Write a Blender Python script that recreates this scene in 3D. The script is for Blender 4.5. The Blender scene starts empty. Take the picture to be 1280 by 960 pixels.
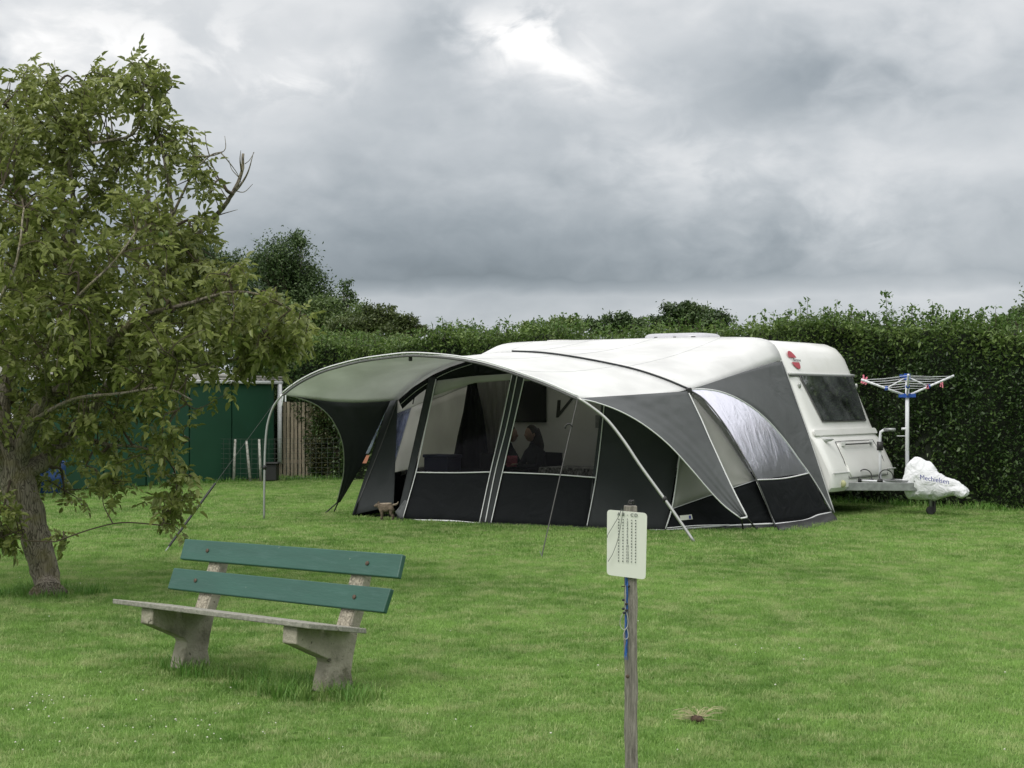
import bpy, bmesh, math, random
import numpy as np
from math import radians, pi, sin, cos
from mathutils import Vector, Matrix

random.seed(7)
rng = np.random.default_rng(7)
scene = bpy.context.scene
COL = scene.collection

# ------------------------------------------------------------------ camera
F = 2030.0            # focal length in photo pixels (1280 wide)
CX, HY = 640.0, 498.0  # principal column, horizon row
EYE = 1.7
cam_d = bpy.data.cameras.new("camera")
cam_d.sensor_width = 36.0
cam_d.lens = 36.0 * F / 1280.0
cam_d.shift_y = (HY - 480.0) / 1280.0
cam_d.clip_end = 3000
cam_d.clip_start = 0.05
cam = bpy.data.objects.new("camera", cam_d)
COL.objects.link(cam)
cam.location = (0, 0, EYE)
cam.rotation_euler = (radians(90), 0, 0)
scene.camera = cam

# ------------------------------------------------------------------ world
SUN_EL, SUN_AZ = 52.0, -140.0     # azimuth measured from +Y towards +X
world = bpy.data.worlds.new("World")
scene.world = world
world.use_nodes = True
wt = world.node_tree
wt.nodes.clear()


def wn(t, **k):
    n = wt.nodes.new(t)
    for a, b in k.items():
        setattr(n, a, b)
    return n


def wl(a, b):
    wt.links.new(a, b)


def wmath(op, a, b=None, c=None, clamp=False):
    n = wn('ShaderNodeMath', operation=op)
    n.use_clamp = clamp
    for i, v in enumerate((a, b, c)):
        if v is None:
            continue
        if isinstance(v, (int, float)):
            n.inputs[i].default_value = v
        else:
            wl(v, n.inputs[i])
    return n.outputs[0]


w_out = wn('ShaderNodeOutputWorld')
sky = wn('ShaderNodeTexSky', sky_type='NISHITA')
sky.sun_disc = False
sky.sun_elevation = radians(SUN_EL)
sky.sun_rotation = radians(SUN_AZ)
bg_sky = wn('ShaderNodeBackground')
bg_sky.inputs[1].default_value = 0.08
wl(sky.outputs[0], bg_sky.inputs[0])
tc = wn('ShaderNodeTexCoord')
sep = wn('ShaderNodeSeparateXYZ')
wl(tc.outputs['Generated'], sep.inputs[0])
X_, Y_, Z_ = sep.outputs
EL = wmath('MULTIPLY', wmath('ARCSINE', Z_), 57.2958)           # degrees
AZ = wmath('MULTIPLY', wmath('ARCTAN2', X_, Y_), 57.2958)
# cloud coordinates: perspective of a flat deck
zz = wmath('ADD', wmath('MAXIMUM', Z_, 0.0), 0.16)
comb = wn('ShaderNodeCombineXYZ')
wl(wmath('MULTIPLY', X_, 2.0), comb.inputs[0])
wl(wmath('MULTIPLY', Y_, 2.0), comb.inputs[1])
wl(wmath('MULTIPLY', Z_, 3.4), comb.inputs[2])


def wnoise(scale, detail, rough, off=(0, 0, 0), dist=0.0):
    m = wn('ShaderNodeMapping')
    m.inputs['Location'].default_value = off
    wl(comb.outputs[0], m.inputs[0])
    n = wn('ShaderNodeTexNoise')
    n.inputs['Scale'].default_value = scale
    n.inputs['Detail'].default_value = detail
    n.inputs['Roughness'].default_value = rough
    n.inputs['Distortion'].default_value = dist
    wl(m.outputs[0], n.inputs['Vector'])
    return n.outputs[0]


n_big = wnoise(2.6, 4, 0.5, (3.1, 1.7, 0), 0.2)
n_mid = wnoise(5.5, 6, 0.5, (0.4, 5.2, 0), 0.5)
n_fin = wnoise(17.0, 7, 0.5, (7.4, 2.2, 0), 0.3)


def ramp(fac, stops, interp='EASE'):
    r = wn('ShaderNodeValToRGB')
    r.color_ramp.interpolation = interp
    e = r.color_ramp.elements
    while len(e) < len(stops):
        e.new(0.5)
    for i, (p, c) in enumerate(stops):
        e[i].position = p
        e[i].color = (*c, 1) if len(c) == 3 else c
    wl(fac, r.inputs[0])
    return r.outputs[0]


# brightness (linear) as a function of elevation, wobbled by noise
wob = wmath('MULTIPLY', wmath('SUBTRACT', n_mid, 0.5), 0.9)
wob2 = wmath('MULTIPLY', wmath('SUBTRACT', n_fin, 0.5), 0.8)
el_s = wmath('ADD', wmath('ADD', EL, wob), wob2)
# right of the frame the deck base lifts and brightens
el_fac = wmath('DIVIDE', el_s, 90.0, clamp=True)
G = lambda v: (v, v, v)
base = ramp(el_fac, [(0.0, G(.56)), (2.6 / 90, G(.62)), (3.5 / 90, G(.56)), (4.1 / 90, G(.285)),
                     (5.6 / 90, G(.36)), (8.0 / 90, G(.55)), (12.0 / 90, G(.63)), (25 / 90, G(1.10)),
                     (1.0, G(1.6))], 'LINEAR')


def blob(az, el, raz, rel, amp, nz=0.0):
    """soft bright or dark cloud lump at a sky direction"""
    a = wmath('DIVIDE', wmath('SUBTRACT', AZ, az), raz)
    b = wmath('DIVIDE', wmath('SUBTRACT', EL, el), rel)
    if nz:
        a = wmath('ADD', a, wmath('MULTIPLY', wmath('SUBTRACT', n_fin, 0.5), nz))
        b = wmath('ADD', b, wmath('MULTIPLY', wmath('SUBTRACT', n_mid, 0.5), nz))
    d2 = wmath('ADD', wmath('MULTIPLY', a, a), wmath('MULTIPLY', b, b))
    return wmath('MULTIPLY', wmath('POWER', 2.718, wmath('MULTIPLY', d2, -1.0)), amp)


tot = base
for args in [(0.5, 12.6, 1.3, 0.65, .06, 5.0), (-1.3, 12.7, .9, .6, .12, 4.0), (2.0, 12.2, 1.2, .7, .12, 4.0), (2.6, 11.6, 2.6, 1.1, .12, 2.2), (-15.0, 11.6, 4.2, 2.2, .34, 2.6),
             (-8.0, 11.4, 2.2, 0.9, .17, 3.0), (-10.5, 9.0, 2.4, 2.0, .06, 1.2), (6.5, 8.5, 3.0, 1.3, .05, 1.5),
             (9.5, 10.6, 4.6, 1.5, -.20, 1.6), (13.0, 7.4, 5.5, 2.6, .16, 1.0), (14.0, 4.4, 7.0, 1.4, .17, 0.8),
             (-2.5, 10.2, 3.0, 1.0, -.06, 1.4), (-11.0, 5.6, 5.0, 1.7, .035, 0.6), (-3.5, 12.4, 1.6, 1.2, -.14, 1.6), (16.5, 12.5, 2.5, 1.5, .12, 1.2), (-10.0, 7.5, 3.5, 1.6, -.05, 1.0)]:
    tot = wmath('ADD', tot, blob(*args))
# crisp billowing heads where the cloud deck breaks up
n_head = wnoise(9.0, 8, 0.55, (1.3, 8.8, 0.6), 0.6)
head = wn('ShaderNodeMapRange', interpolation_type='SMOOTHSTEP')
head.inputs['From Min'].default_value = .41
head.inputs['From Max'].default_value = .60
wl(n_head, head.inputs['Value'])
hsum = None
for args in [(0.4, 12.7, 2.0, 0.9, .42, 1.0), (-14.0, 11.8, 5.0, 2.2, .24, 1.0), (-8.0, 11.3, 2.6, 1.2, .16, 1.0), (6.0, 8.4, 4.0, 1.6, .10, 1.0), (12.0, 6.2, 5.0, 1.8, .09, 1.0), (3.0, 11.4, 2.4, 1.0, .14, 1.0)]:
    b_ = blob(*args)
    hsum = b_ if hsum is None else wmath('ADD', hsum, b_)
tot = wmath('ADD', tot, wmath('MULTIPLY', hsum, wmath('SUBTRACT', head.outputs[0], .35)))
mod = wmath('ADD', wmath('MULTIPLY', wmath('SUBTRACT', n_big, 0.5), 0.42), 1.0)
mod = wmath('ADD', mod, wmath('MULTIPLY', wmath('SUBTRACT', n_mid, 0.5), 0.55))
mod = wmath('ADD', mod, wmath('MULTIPLY', wmath('SUBTRACT', n_fin, 0.5), 0.30))
lum = wmath('MULTIPLY', tot, mod)
# colour: darker parts are bluer, bright parts neutral
tint = ramp(wmath('MULTIPLY', lum, 1.0, clamp=True), [(0.0, (.84, 1.0, 1.13)), (.28, (.86, 1.0, 1.12)), (.5, (.92, 1.0, 1.07)), (.75, (.97, 1.0, 1.03)), (.98, (1, 1, 1))], 'LINEAR')
vm = wn('ShaderNodeVectorMath', operation='SCALE')
wl(tint, vm.inputs[0])
wl(lum, vm.inputs['Scale'])
bg_cl = wn('ShaderNodeBackground')
wl(vm.outputs[0], bg_cl.inputs[0])
bg_cl.inputs[1].default_value = 1.0
mx = wn('ShaderNodeMixShader')
mx.inputs[0].default_value = 0.95
wl(bg_sky.outputs[0], mx.inputs[1])
wl(bg_cl.outputs[0], mx.inputs[2])
wl(mx.outputs[0], w_out.inputs[0])
world.name = "sky"

# ------------------------------------------------------------------ sun
sd = bpy.data.lights.new("sun", 'SUN')
sd.energy = 1.7
sd.angle = radians(24)
sd.color = (1.0, 0.97, 0.92)
sun = bpy.data.objects.new("sun", sd)
COL.objects.link(sun)
az, el = radians(SUN_AZ), radians(SUN_EL)
sdir = Vector((sin(az) * cos(el), cos(az) * cos(el), sin(el)))
sun.rotation_euler = sdir.to_track_quat('Z', 'Y').to_euler()
sun.location = (-10, -10, 20)

scene.view_settings.view_transform = 'Standard'
scene.view_settings.look = 'None'
scene.view_settings.exposure = 0.0
scene.view_settings.gamma = 1.0
scene.view_settings.use_curve_mapping = False
scene.cycles.max_bounces = 7
scene.cycles.transparent_max_bounces = 12

# ------------------------------------------------------------------ geometry helpers


def ray(px, py):
    return np.array([(px - CX) / F, 1.0, -(py - HY) / F])


def atY(px, py, Y):
    return np.array([0, 0, EYE]) + ray(px, py) * Y


def gnd(px, py, z=0.0):
    Y = (EYE - z) * F / (py - HY)
    return np.array([(px - CX) / F * Y, Y, z])


def hit(px, py, p, n):
    r = ray(px, py)
    o = np.array([0, 0, EYE])
    t = np.dot(np.asarray(p) - o, n) / np.dot(r, n)
    return o + r * t


def proj(P):
    return np.array([CX + F * P[0] / P[1], HY - F * (P[2] - EYE) / P[1]])


class MB:
    def __init__(self):
        self.v, self.f = [], []

    def add(self, vs, fs):
        o = len(self.v)
        self.v += [tuple(map(float, p)) for p in vs]
        self.f += [tuple(i + o for i in f) for f in fs]
        return self

    def box(self, c, size, rot=None):
        sx, sy, sz = [s / 2 for s in size]
        vs = [Vector((x, y, z)) for z in (-sz, sz) for x, y in ((-sx, -sy), (sx, -sy), (sx, sy), (-sx, sy))]
        if rot is not None:
            vs = [rot @ v for v in vs]
        vs = [v + Vector(c) for v in vs]
        return self.add(vs, [(3, 2, 1, 0), (4, 5, 6, 7), (0, 1, 5, 4), (1, 2, 6, 5), (2, 3, 7, 6), (3, 0, 4, 7)])

    def tube(self, pts, r, n=8, cap=True):
        pts = [Vector(p) for p in pts]
        m = len(pts)
        rs = r if hasattr(r, '__len__') else [r] * m
        up = None
        vs = []
        for i, p in enumerate(pts):
            t = (pts[min(i + 1, m - 1)] - pts[max(i - 1, 0)])
            if t.length < 1e-9:
                t = Vector((0, 0, 1))
            t.normalize()
            if up is None:
                up = t.orthogonal().normalized()
            up = (up - t * up.dot(t))
            if up.length < 1e-6:
                up = t.orthogonal()
            up.normalize()
            b = t.cross(up)
            for k in range(n):
                a = 2 * pi * k / n
                vs.append(p + (up * cos(a) + b * sin(a)) * rs[i])
        fs = []
        for i in range(m - 1):
            for k in range(n):
                k2 = (k + 1) % n
                fs.append((i * n + k, i * n + k2, (i + 1) * n + k2, (i + 1) * n + k))
        if cap:
            fs.append(tuple(range(n - 1, -1, -1)))
            fs.append(tuple((m - 1) * n + k for k in range(n)))
        return self.add(vs, fs)

    def grid(self, P):
        """P: array rows x cols x 3"""
        P = np.asarray(P, float)
        R, C = P.shape[:2]
        fs = [(i * C + j, i * C + j + 1, (i + 1) * C + j + 1, (i + 1) * C + j) for i in range(R - 1) for j in range(C - 1)]
        return self.add(P.reshape(-1, 3), fs)

    def prism(self, poly, off):
        """poly: list of 3D points; off: extrusion vector"""
        n = len(poly)
        off = np.asarray(off, float)
        a = [np.asarray(p, float) for p in poly]
        vs = a + [p + off for p in a]
        fs = [tuple(range(n)), tuple(range(2 * n - 1, n - 1, -1))]
        fs += [(i, i + n, (i + 1) % n + n, (i + 1) % n) for i in range(n)]
        return self.add(vs, fs)

    def ball(self, c, r, n=12, m=8):
        rx, ry, rz = (r, r, r) if not hasattr(r, '__len__') else r
        vs = []
        for i in range(m + 1):
            th = pi * i / m
            for j in range(n):
                ph = 2 * pi * j / n
                vs.append((c[0] + rx * sin(th) * cos(ph), c[1] + ry * sin(th) * sin(ph), c[2] + rz * cos(th)))
        fs = [(i * n + j, (i + 1) * n + j, (i + 1) * n + (j + 1) % n, i * n + (j + 1) % n) for i in range(m) for j in range(n)]
        return self.add(vs, fs)

    def build(self, name, mat=None, parent=None, smooth=False, bevel=0, fixn=True, solid=0, auto=None):
        me = bpy.data.meshes.new(name)
        me.from_pydata(self.v, [], self.f)
        if fixn:
            bm = bmesh.new()
            bm.from_mesh(me)
            bmesh.ops.remove_doubles(bm, verts=bm.verts, dist=1e-5)
            bmesh.ops.recalc_face_normals(bm, faces=bm.faces)
            bm.to_mesh(me)
            bm.free()
        me.update()
        if smooth:
            me.polygons.foreach_set('use_smooth', [True] * len(me.polygons))
        o = bpy.data.objects.new(name, me)
        COL.objects.link(o)
        if mat:
            me.materials.append(mat)
        if parent:
            o.parent = parent
        if bevel:
            b = o.modifiers.new('bevel', 'BEVEL')
            b.width = bevel
            b.segments = 2
            b.limit_method = 'ANGLE'
        if solid:
            s = o.modifiers.new('solid', 'SOLIDIFY')
            s.thickness = solid
            s.offset = 0
        return o


def tag(o, label=None, cat=None, group=None, kind=None):
    if label: o['label'] = label
    if cat: o['category'] = cat
    if group: o['group'] = group
    if kind: o['kind'] = kind
    return o


def empty(name, loc=(0, 0, 0), label=None, cat=None, group=None):
    """a thing: an empty at its base. children are built in world coordinates, so their parent inverse is set"""
    o = bpy.data.objects.new(name, None)
    COL.objects.link(o)
    o.location = loc
    o.empty_display_size = 0.2
    tag(o, label, cat, group)
    return o


THINGS = []


def adopt(o, root):
    o.parent = root
    o.matrix_parent_inverse = Matrix.Translation(-Vector(root.location))
    return o


def raw_mesh(name, V, Fa, mat, parent=None, smooth=False, attr=None):
    """fast mesh from numpy arrays; Fa is n x k"""
    me = bpy.data.meshes.new(name)
    V = np.ascontiguousarray(V, np.float32)
    Fa = np.ascontiguousarray(Fa, np.int32)
    me.vertices.add(len(V))
    me.vertices.foreach_set('co', V.ravel())
    k = Fa.shape[1]
    me.loops.add(Fa.size)
    me.loops.foreach_set('vertex_index', Fa.ravel())
    me.polygons.add(len(Fa))
    me.polygons.foreach_set('loop_start', np.arange(0, Fa.size, k, dtype=np.int32))
    me.polygons.foreach_set('loop_total', np.full(len(Fa), k, np.int32))
    me.update()
    me.validate()
    if smooth:
        me.polygons.foreach_set('use_smooth', [True] * len(me.polygons))
    if mat: me.materials.append(mat)
    o = bpy.data.objects.new(name, me)
    COL.objects.link(o)
    if parent is not None:
        adopt(o, parent)
    return o


# ------------------------------------------------------------------ materials


def new_mat(name):
    m = bpy.data.materials.new(name)
    m.use_nodes = True
    nt = m.node_tree
    return m, nt, nt.nodes['Principled BSDF']


def mat(name, col, rough=0.6, metal=0.0, var=0.12, vscale=3.0, bump=0.0, bscale=60.0, spec=0.5, stretch=(1, 1, 1), dirt_glare=None, dscale=2.0, damt=0.5, obj=True, coat=0.0, transl=0.0, chips=None, cscale=40, cthr=.72):
    m, nt, p = new_mat(name)
    L = nt.links.new
    tcn = nt.nodes.new('ShaderNodeTexCoord')
    mp = nt.nodes.new('ShaderNodeMapping')
    mp.inputs['Scale'].default_value = stretch
    L(tcn.outputs['Object'], mp.inputs[0])
    nz = nt.nodes.new('ShaderNodeTexNoise')
    nz.inputs['Scale'].default_value = vscale
    nz.inputs['Detail'].default_value = 6
    L(mp.outputs[0], nz.inputs['Vector'])
    cr = nt.nodes.new('ShaderNodeValToRGB')
    c0 = [max(0, c * (1 - var)) for c in col]
    c1 = [min(1, c * (1 + var)) for c in col]
    cr.color_ramp.elements[0].position = .3
    cr.color_ramp.elements[1].position = .7
    cr.color_ramp.elements[0].color = (*c0, 1)
    cr.color_ramp.elements[1].color = (*c1, 1)
    L(nz.outputs[0], cr.inputs[0])
    out = cr.outputs[0]
    if dirt_glare:
        n2 = nt.nodes.new('ShaderNodeTexNoise')
        n2.inputs['Scale'].default_value = dscale
        n2.inputs['Detail'].default_value = 9
        n2.inputs['Roughness'].default_value = .7
        L(mp.outputs[0], n2.inputs['Vector'])
        r2 = nt.nodes.new('ShaderNodeValToRGB')
        r2.color_ramp.elements[0].position = .52
        r2.color_ramp.elements[0].color = (0, 0, 0, 1)
        r2.color_ramp.elements[1].position = .68
        r2.color_ramp.elements[1].color = (damt, damt, damt, 1)
        L(n2.outputs[0], r2.inputs[0])
        mxn = nt.nodes.new('ShaderNodeMixRGB')
        L(r2.outputs[0], mxn.inputs[0])
        L(out, mxn.inputs[1])
        mxn.inputs[2].default_value = (*dirt_glare, 1)
        out = mxn.outputs[0]
    if chips:
        n3 = nt.nodes.new('ShaderNodeTexNoise')
        n3.inputs['Scale'].default_value = cscale
        n3.inputs['Detail'].default_value = 6
        n3.inputs['Roughness'].default_value = .65
        L(tcn.outputs['Object'], n3.inputs['Vector'])
        r3 = nt.nodes.new('ShaderNodeValToRGB')
        r3.color_ramp.elements[0].position = cthr
        r3.color_ramp.elements[0].color = (0, 0, 0, 1)
        r3.color_ramp.elements[1].position = cthr + .03
        r3.color_ramp.elements[1].color = (1, 1, 1, 1)
        L(n3.outputs[0], r3.inputs[0])
        m3 = nt.nodes.new('ShaderNodeMixRGB')
        L(r3.outputs[0], m3.inputs[0])
        L(out, m3.inputs[1])
        m3.inputs[2].default_value = (*chips, 1)
        out = m3.outputs[0]
    L(out, p.inputs['Base Color'])
    p.inputs['Roughness'].default_value = rough
    p.inputs['Metallic'].default_value = metal
    p.inputs['Specular IOR Level'].default_value = spec
    p.inputs['Coat Weight'].default_value = coat
    if bump:
        nb = nt.nodes.new('ShaderNodeTexNoise')
        nb.inputs['Scale'].default_value = bscale
        nb.inputs['Detail'].default_value = 5
        L(mp.outputs[0], nb.inputs['Vector'])
        bp = nt.nodes.new('ShaderNodeBump')
        bp.inputs['Strength'].default_value = bump
        bp.inputs['Distance'].default_value = 0.01
        L(nb.outputs[0], bp.inputs['Height'])
        L(bp.outputs[0], p.inputs['Normal'])
    if transl:
        tr = nt.nodes.new('ShaderNodeBsdfTranslucent')
        L(out, tr.inputs[0])
        ms = nt.nodes.new('ShaderNodeMixShader')
        ms.inputs[0].default_value = transl
        L(p.outputs[0], ms.inputs[1])
        L(tr.outputs[0], ms.inputs[2])
        L(ms.outputs[0], nt.nodes['Material Output'].inputs[0])
    return m


def fabric(name, col, transl=0.0, rough=.85, wr=0.35, stretch=(1, 1, 1), wscale=2.2):
    """tent cloth: soft folds as long shallow relief plus a fine weave"""
    m = mat(name, col, rough=rough, var=.10, vscale=1.6, spec=.12, transl=transl)
    nt = m.node_tree
    L = nt.links.new
    p = nt.nodes['Principled BSDF']
    tcn = nt.nodes.new('ShaderNodeTexCoord')
    mp = nt.nodes.new('ShaderNodeMapping')
    mp.inputs['Scale'].default_value = stretch
    L(tcn.outputs['Object'], mp.inputs[0])
    a = nt.nodes.new('ShaderNodeTexNoise')
    a.inputs['Scale'].default_value = wscale
    a.inputs['Detail'].default_value = 3
    a.inputs['Distortion'].default_value = 1.2
    L(mp.outputs[0], a.inputs['Vector'])
    b1 = nt.nodes.new('ShaderNodeBump')
    b1.inputs['Strength'].default_value = wr
    b1.inputs['Distance'].default_value = 0.06
    L(a.outputs[0], b1.inputs['Height'])
    b = nt.nodes.new('ShaderNodeTexNoise')
    b.inputs['Scale'].default_value = 260
    L(tcn.outputs['Object'], b.inputs['Vector'])
    b2 = nt.nodes.new('ShaderNodeBump')
    b2.inputs['Strength'].default_value = .25
    b2.inputs['Distance'].default_value = 0.002
    L(b.outputs[0], b2.inputs['Height'])
    L(b1.outputs[0], b2.inputs['Normal'])
    L(b2.outputs[0], p.inputs['Normal'])
    return m


def leaf_mat(name, cols, transl=.35, rough=.45, clump=0.9, cs=1.0, spec=.4, extra=None):
    """per leaf colour from a ramp, larger clumps of lighter and darker growth"""
    m, nt, p = new_mat(name)
    L = nt.links.new
    g = nt.nodes.new('ShaderNodeNewGeometry')
    oi = nt.nodes.new('ShaderNodeObjectInfo')
    nz = nt.nodes.new('ShaderNodeTexNoise')
    nz.inputs['Scale'].default_value = cs
    nz.inputs['Detail'].default_value = 3
    L(g.outputs['Position'], nz.inputs['Vector'])
    a = nt.nodes.new('ShaderNodeMath'); a.operation = 'MULTIPLY_ADD'
    a.inputs[1].default_value = .62
    L(g.outputs['Random Per Island'], a.inputs[0])
    b = nt.nodes.new('ShaderNodeMath'); b.operation = 'MULTIPLY_ADD'
    L(nz.outputs[0], b.inputs[0])
    b.inputs[1].default_value = clump
    b.inputs[2].default_value = -clump / 2 + .19
    L(b.outputs[0], a.inputs[2])
    cr = nt.nodes.new('ShaderNodeValToRGB')
    e = cr.color_ramp.elements
    while len(e) < len(cols): e.new(.5)
    for i, c in enumerate(cols):
        e[i].position = i / (len(cols) - 1)
        e[i].color = (*c, 1)
    L(a.outputs[0], cr.inputs[0])
    L(cr.outputs[0], p.inputs['Base Color'])
    p.inputs['Roughness'].default_value = rough
    p.inputs['Specular IOR Level'].default_value = spec
    tr = nt.nodes.new('ShaderNodeBsdfTranslucent')
    L(cr.outputs[0], tr.inputs[0])
    ms = nt.nodes.new('ShaderNodeMixShader')
    ms.inputs[0].default_value = transl
    L(p.outputs[0], ms.inputs[1])
    L(tr.outputs[0], ms.inputs[2])
    L(ms.outputs[0], nt.nodes['Material Output'].inputs[0])
    return m


M = {}
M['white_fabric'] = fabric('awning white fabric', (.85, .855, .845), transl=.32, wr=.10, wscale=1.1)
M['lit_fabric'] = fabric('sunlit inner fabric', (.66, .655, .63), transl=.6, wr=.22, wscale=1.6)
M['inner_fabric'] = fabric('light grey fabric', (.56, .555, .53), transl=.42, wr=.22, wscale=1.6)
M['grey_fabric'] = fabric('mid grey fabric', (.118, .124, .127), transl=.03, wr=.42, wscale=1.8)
M['dark_fabric'] = fabric('charcoal fabric', (.0115, .013, .0145), transl=.0, wr=.6, wscale=2.5)
M['wall_grey'] = fabric('dark grey wall fabric', (.044, .048, .050), transl=.02, wr=.35)
M['black_skirt'] = mat('black mud skirt', (.02, .021, .023), rough=.55, bump=.6, bscale=9)
M['piping'] = mat('white piping', (.75, .76, .76), rough=.5, var=.08)
M['pole_grey'] = mat('grey pole', (.42, .43, .41), rough=.38, metal=.6, var=.1)
M['black'] = mat('black plastic', (.02, .02, .02), rough=.5)
M['strap'] = mat('black strap', (.025, .026, .025), rough=.8)
M['caravan'] = mat('caravan white', (.82, .82, .79), rough=.28, var=.03, vscale=1.2, spec=.5, dirt_glare=(.55, .54, .45), dscale=2.2, damt=.18, coat=.2)
M['trim'] = mat('caravan trim', (.52, .53, .52), rough=.4, var=.05)
M['seam'] = mat('dark seam', (.10, .10, .10), rough=.6)
M['glass_dark'] = mat('tinted caravan glass', (.045, .05, .05), rough=.05, var=.85, vscale=2.2, spec=.8, coat=.5, dirt_glare=(.15, .16, .16), dscale=1.6, damt=.6)  # lighter mottling paints haze and foliage reflections onto the pane
M['galv'] = mat('galvanised steel', (.33, .34, .34), rough=.5, metal=.7, var=.2, vscale=14)
M['cover'] = fabric('white cover', (.80, .81, .83), wr=.9, wscale=5.0, transl=.05)
M['blue'] = mat('blue plastic', (.03, .10, .42), rough=.4)
M['blue_dark'] = mat('blue barrel plastic', (.012, .05, .17), rough=.5)
M['pink'] = mat('pink plastic', (.75, .22, .30), rough=.5)
M['line'] = mat('white line', (.72, .73, .76), rough=.5)
M['red'] = mat('red emblem', (.42, .02, .04), rough=.4)
M['ink'] = mat('dark ink', (.05, .06, .06), rough=.5)
M['ink_blue'] = mat('blue ink', (.04, .05, .28), rough=.5)
M['concrete'] = mat('weathered concrete', (.34, .315, .25), rough=.95, var=.28, vscale=6, bump=.9, bscale=55, dirt_glare=(.11, .105, .065), dscale=4.5, damt=.9, chips=(.09, .085, .06), cscale=26, cthr=.64)
M['pebble'] = mat('pebbled concrete', (.34, .31, .24), rough=.95, var=.5, vscale=70, bump=1.0, bscale=75, dirt_glare=(.12, .10, .07), dscale=50, damt=.8)
M['bench_paint'] = mat('bench green paint', (.026, .094, .070), rough=.42, var=.10, vscale=2.5, stretch=(1, 1, 5), bump=.12, bscale=18, dirt_glare=(.055, .13, .11), dscale=3.5, damt=.55, chips=(.33, .36, .30), cscale=22, cthr=.705)
M['wood_grey'] = mat('weathered seat wood', (.30, .29, .25), rough=.85, var=.3, vscale=9, stretch=(1, 8, 8), bump=.5, bscale=40, dirt_glare=(.12, .16, .10), dscale=5, damt=.5)
M['post_wood'] = mat('weathered post wood', (.27, .25, .215), rough=.95, var=.34, vscale=24, stretch=(5, 5, .35), bump=1.0, bscale=70, dirt_glare=(.075, .065, .055), dscale=9, damt=.7)
M['rust'] = mat('rusty bolt', (.10, .07, .05), rough=.7, metal=.4, var=.3, vscale=60)
M['board'] = mat('white sign board', (.76, .77, .70), rough=.35, var=.03)
M['shed'] = mat('shed green paint', (.014, .072, .038), rough=.6, var=.12, vscale=1.2, dirt_glare=(.022, .085, .058), dscale=.8, damt=.6)
M['shed_trim'] = mat('white shed trim', (.62, .63, .64), rough=.5, dirt_glare=(.3, .3, .27), dscale=4, damt=.5)
M['corr'] = mat('corrugated sheet', (.24, .235, .21), rough=.9, var=.3, vscale=4, dirt_glare=(.09, .09, .07), dscale=3, damt=.7)
M['pale_wood'] = mat('weathered paling', (.31, .265, .19), rough=.9, var=.22, vscale=7, stretch=(4, 4, .6), bump=.4, bscale=30, dirt_glare=(.09, .085, .06), dscale=6, damt=.6)
M['stake'] = mat('pale stake', (.40, .40, .36), rough=.9, var=.35, vscale=20, dirt_glare=(.14, .12, .08), dscale=12, damt=.9)
M['wire'] = mat('fence wire', (.10, .115, .10), rough=.6, metal=.3)
M['skin'] = mat('skin', (.36, .22, .16), rough=.55, var=.06)
M['hair'] = mat('dark hair', (.022, .016, .012), rough=.5, var=.3, vscale=50)
M['cloth_dark'] = mat('dark clothing', (.02, .022, .03), rough=.9)
M['cloth_red'] = mat('rose cloth', (.30, .06, .09), rough=.9, var=.4, vscale=15)
M['basket'] = mat('woven brown', (.20, .145, .095), rough=.9, var=.35, vscale=28, stretch=(1, 1, 2.5), bump=.9, bscale=55)
M['basket_rim'] = mat('pale woven rim', (.42, .34, .25), rough=.9, var=.2, vscale=30)
M['bark'] = None


def bark_mat():
    m, nt, p = new_mat('bark')
    L = nt.links.new
    g = nt.nodes.new('ShaderNodeNewGeometry')
    mp = nt.nodes.new('ShaderNodeMapping')
    mp.inputs['Scale'].default_value = (1, 1, .28)
    L(g.outputs['Position'], mp.inputs[0])
    v = nt.nodes.new('ShaderNodeTexVoronoi')
    v.feature = 'DISTANCE_TO_EDGE'
    v.inputs['Scale'].default_value = 34
    nzd = nt.nodes.new('ShaderNodeTexNoise')
    nzd.inputs['Scale'].default_value = 14
    L(mp.outputs[0], nzd.inputs['Vector'])
    mxv = nt.nodes.new('ShaderNodeMixRGB'); mxv.inputs[0].default_value = .12
    L(mp.outputs[0], mxv.inputs[1]); L(nzd.outputs['Color'], mxv.inputs[2])
    L(mxv.outputs[0], v.inputs['Vector'])
    r = nt.nodes.new('ShaderNodeValToRGB')
    r.color_ramp.elements[0].color = (.055, .046, .034, 1)
    r.color_ramp.elements[1].color = (.26, .23, .18, 1)
    r.color_ramp.elements[1].position = .12
    L(v.outputs[0], r.inputs[0])
    n2 = nt.nodes.new('ShaderNodeTexNoise'); n2.inputs['Scale'].default_value = 5; n2.inputs['Detail'].default_value = 8
    L(g.outputs['Position'], n2.inputs['Vector'])
    r2 = nt.nodes.new('ShaderNodeValToRGB')
    r2.color_ramp.elements[0].position = .5; r2.color_ramp.elements[0].color = (0, 0, 0, 1)
    r2.color_ramp.elements[1].position = .66; r2.color_ramp.elements[1].color = (.55, .55, .55, 1)
    L(n2.outputs[0], r2.inputs[0])
    mx = nt.nodes.new('ShaderNodeMixRGB'); mx.inputs[2].default_value = (.20, .18, .07, 1)
    L(r2.outputs[0], mx.inputs[0]); L(r.outputs[0], mx.inputs[1])
    L(mx.outputs[0], p.inputs['Base Color'])
    p.inputs['Roughness'].default_value = .95
    b = nt.nodes.new('ShaderNodeBump'); b.inputs['Strength'].default_value = .9; b.inputs['Distance'].default_value = .02
    L(v.outputs[0], b.inputs['Height']); L(b.outputs[0], p.inputs['Normal'])
    return m


M['bark'] = bark_mat()


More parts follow.
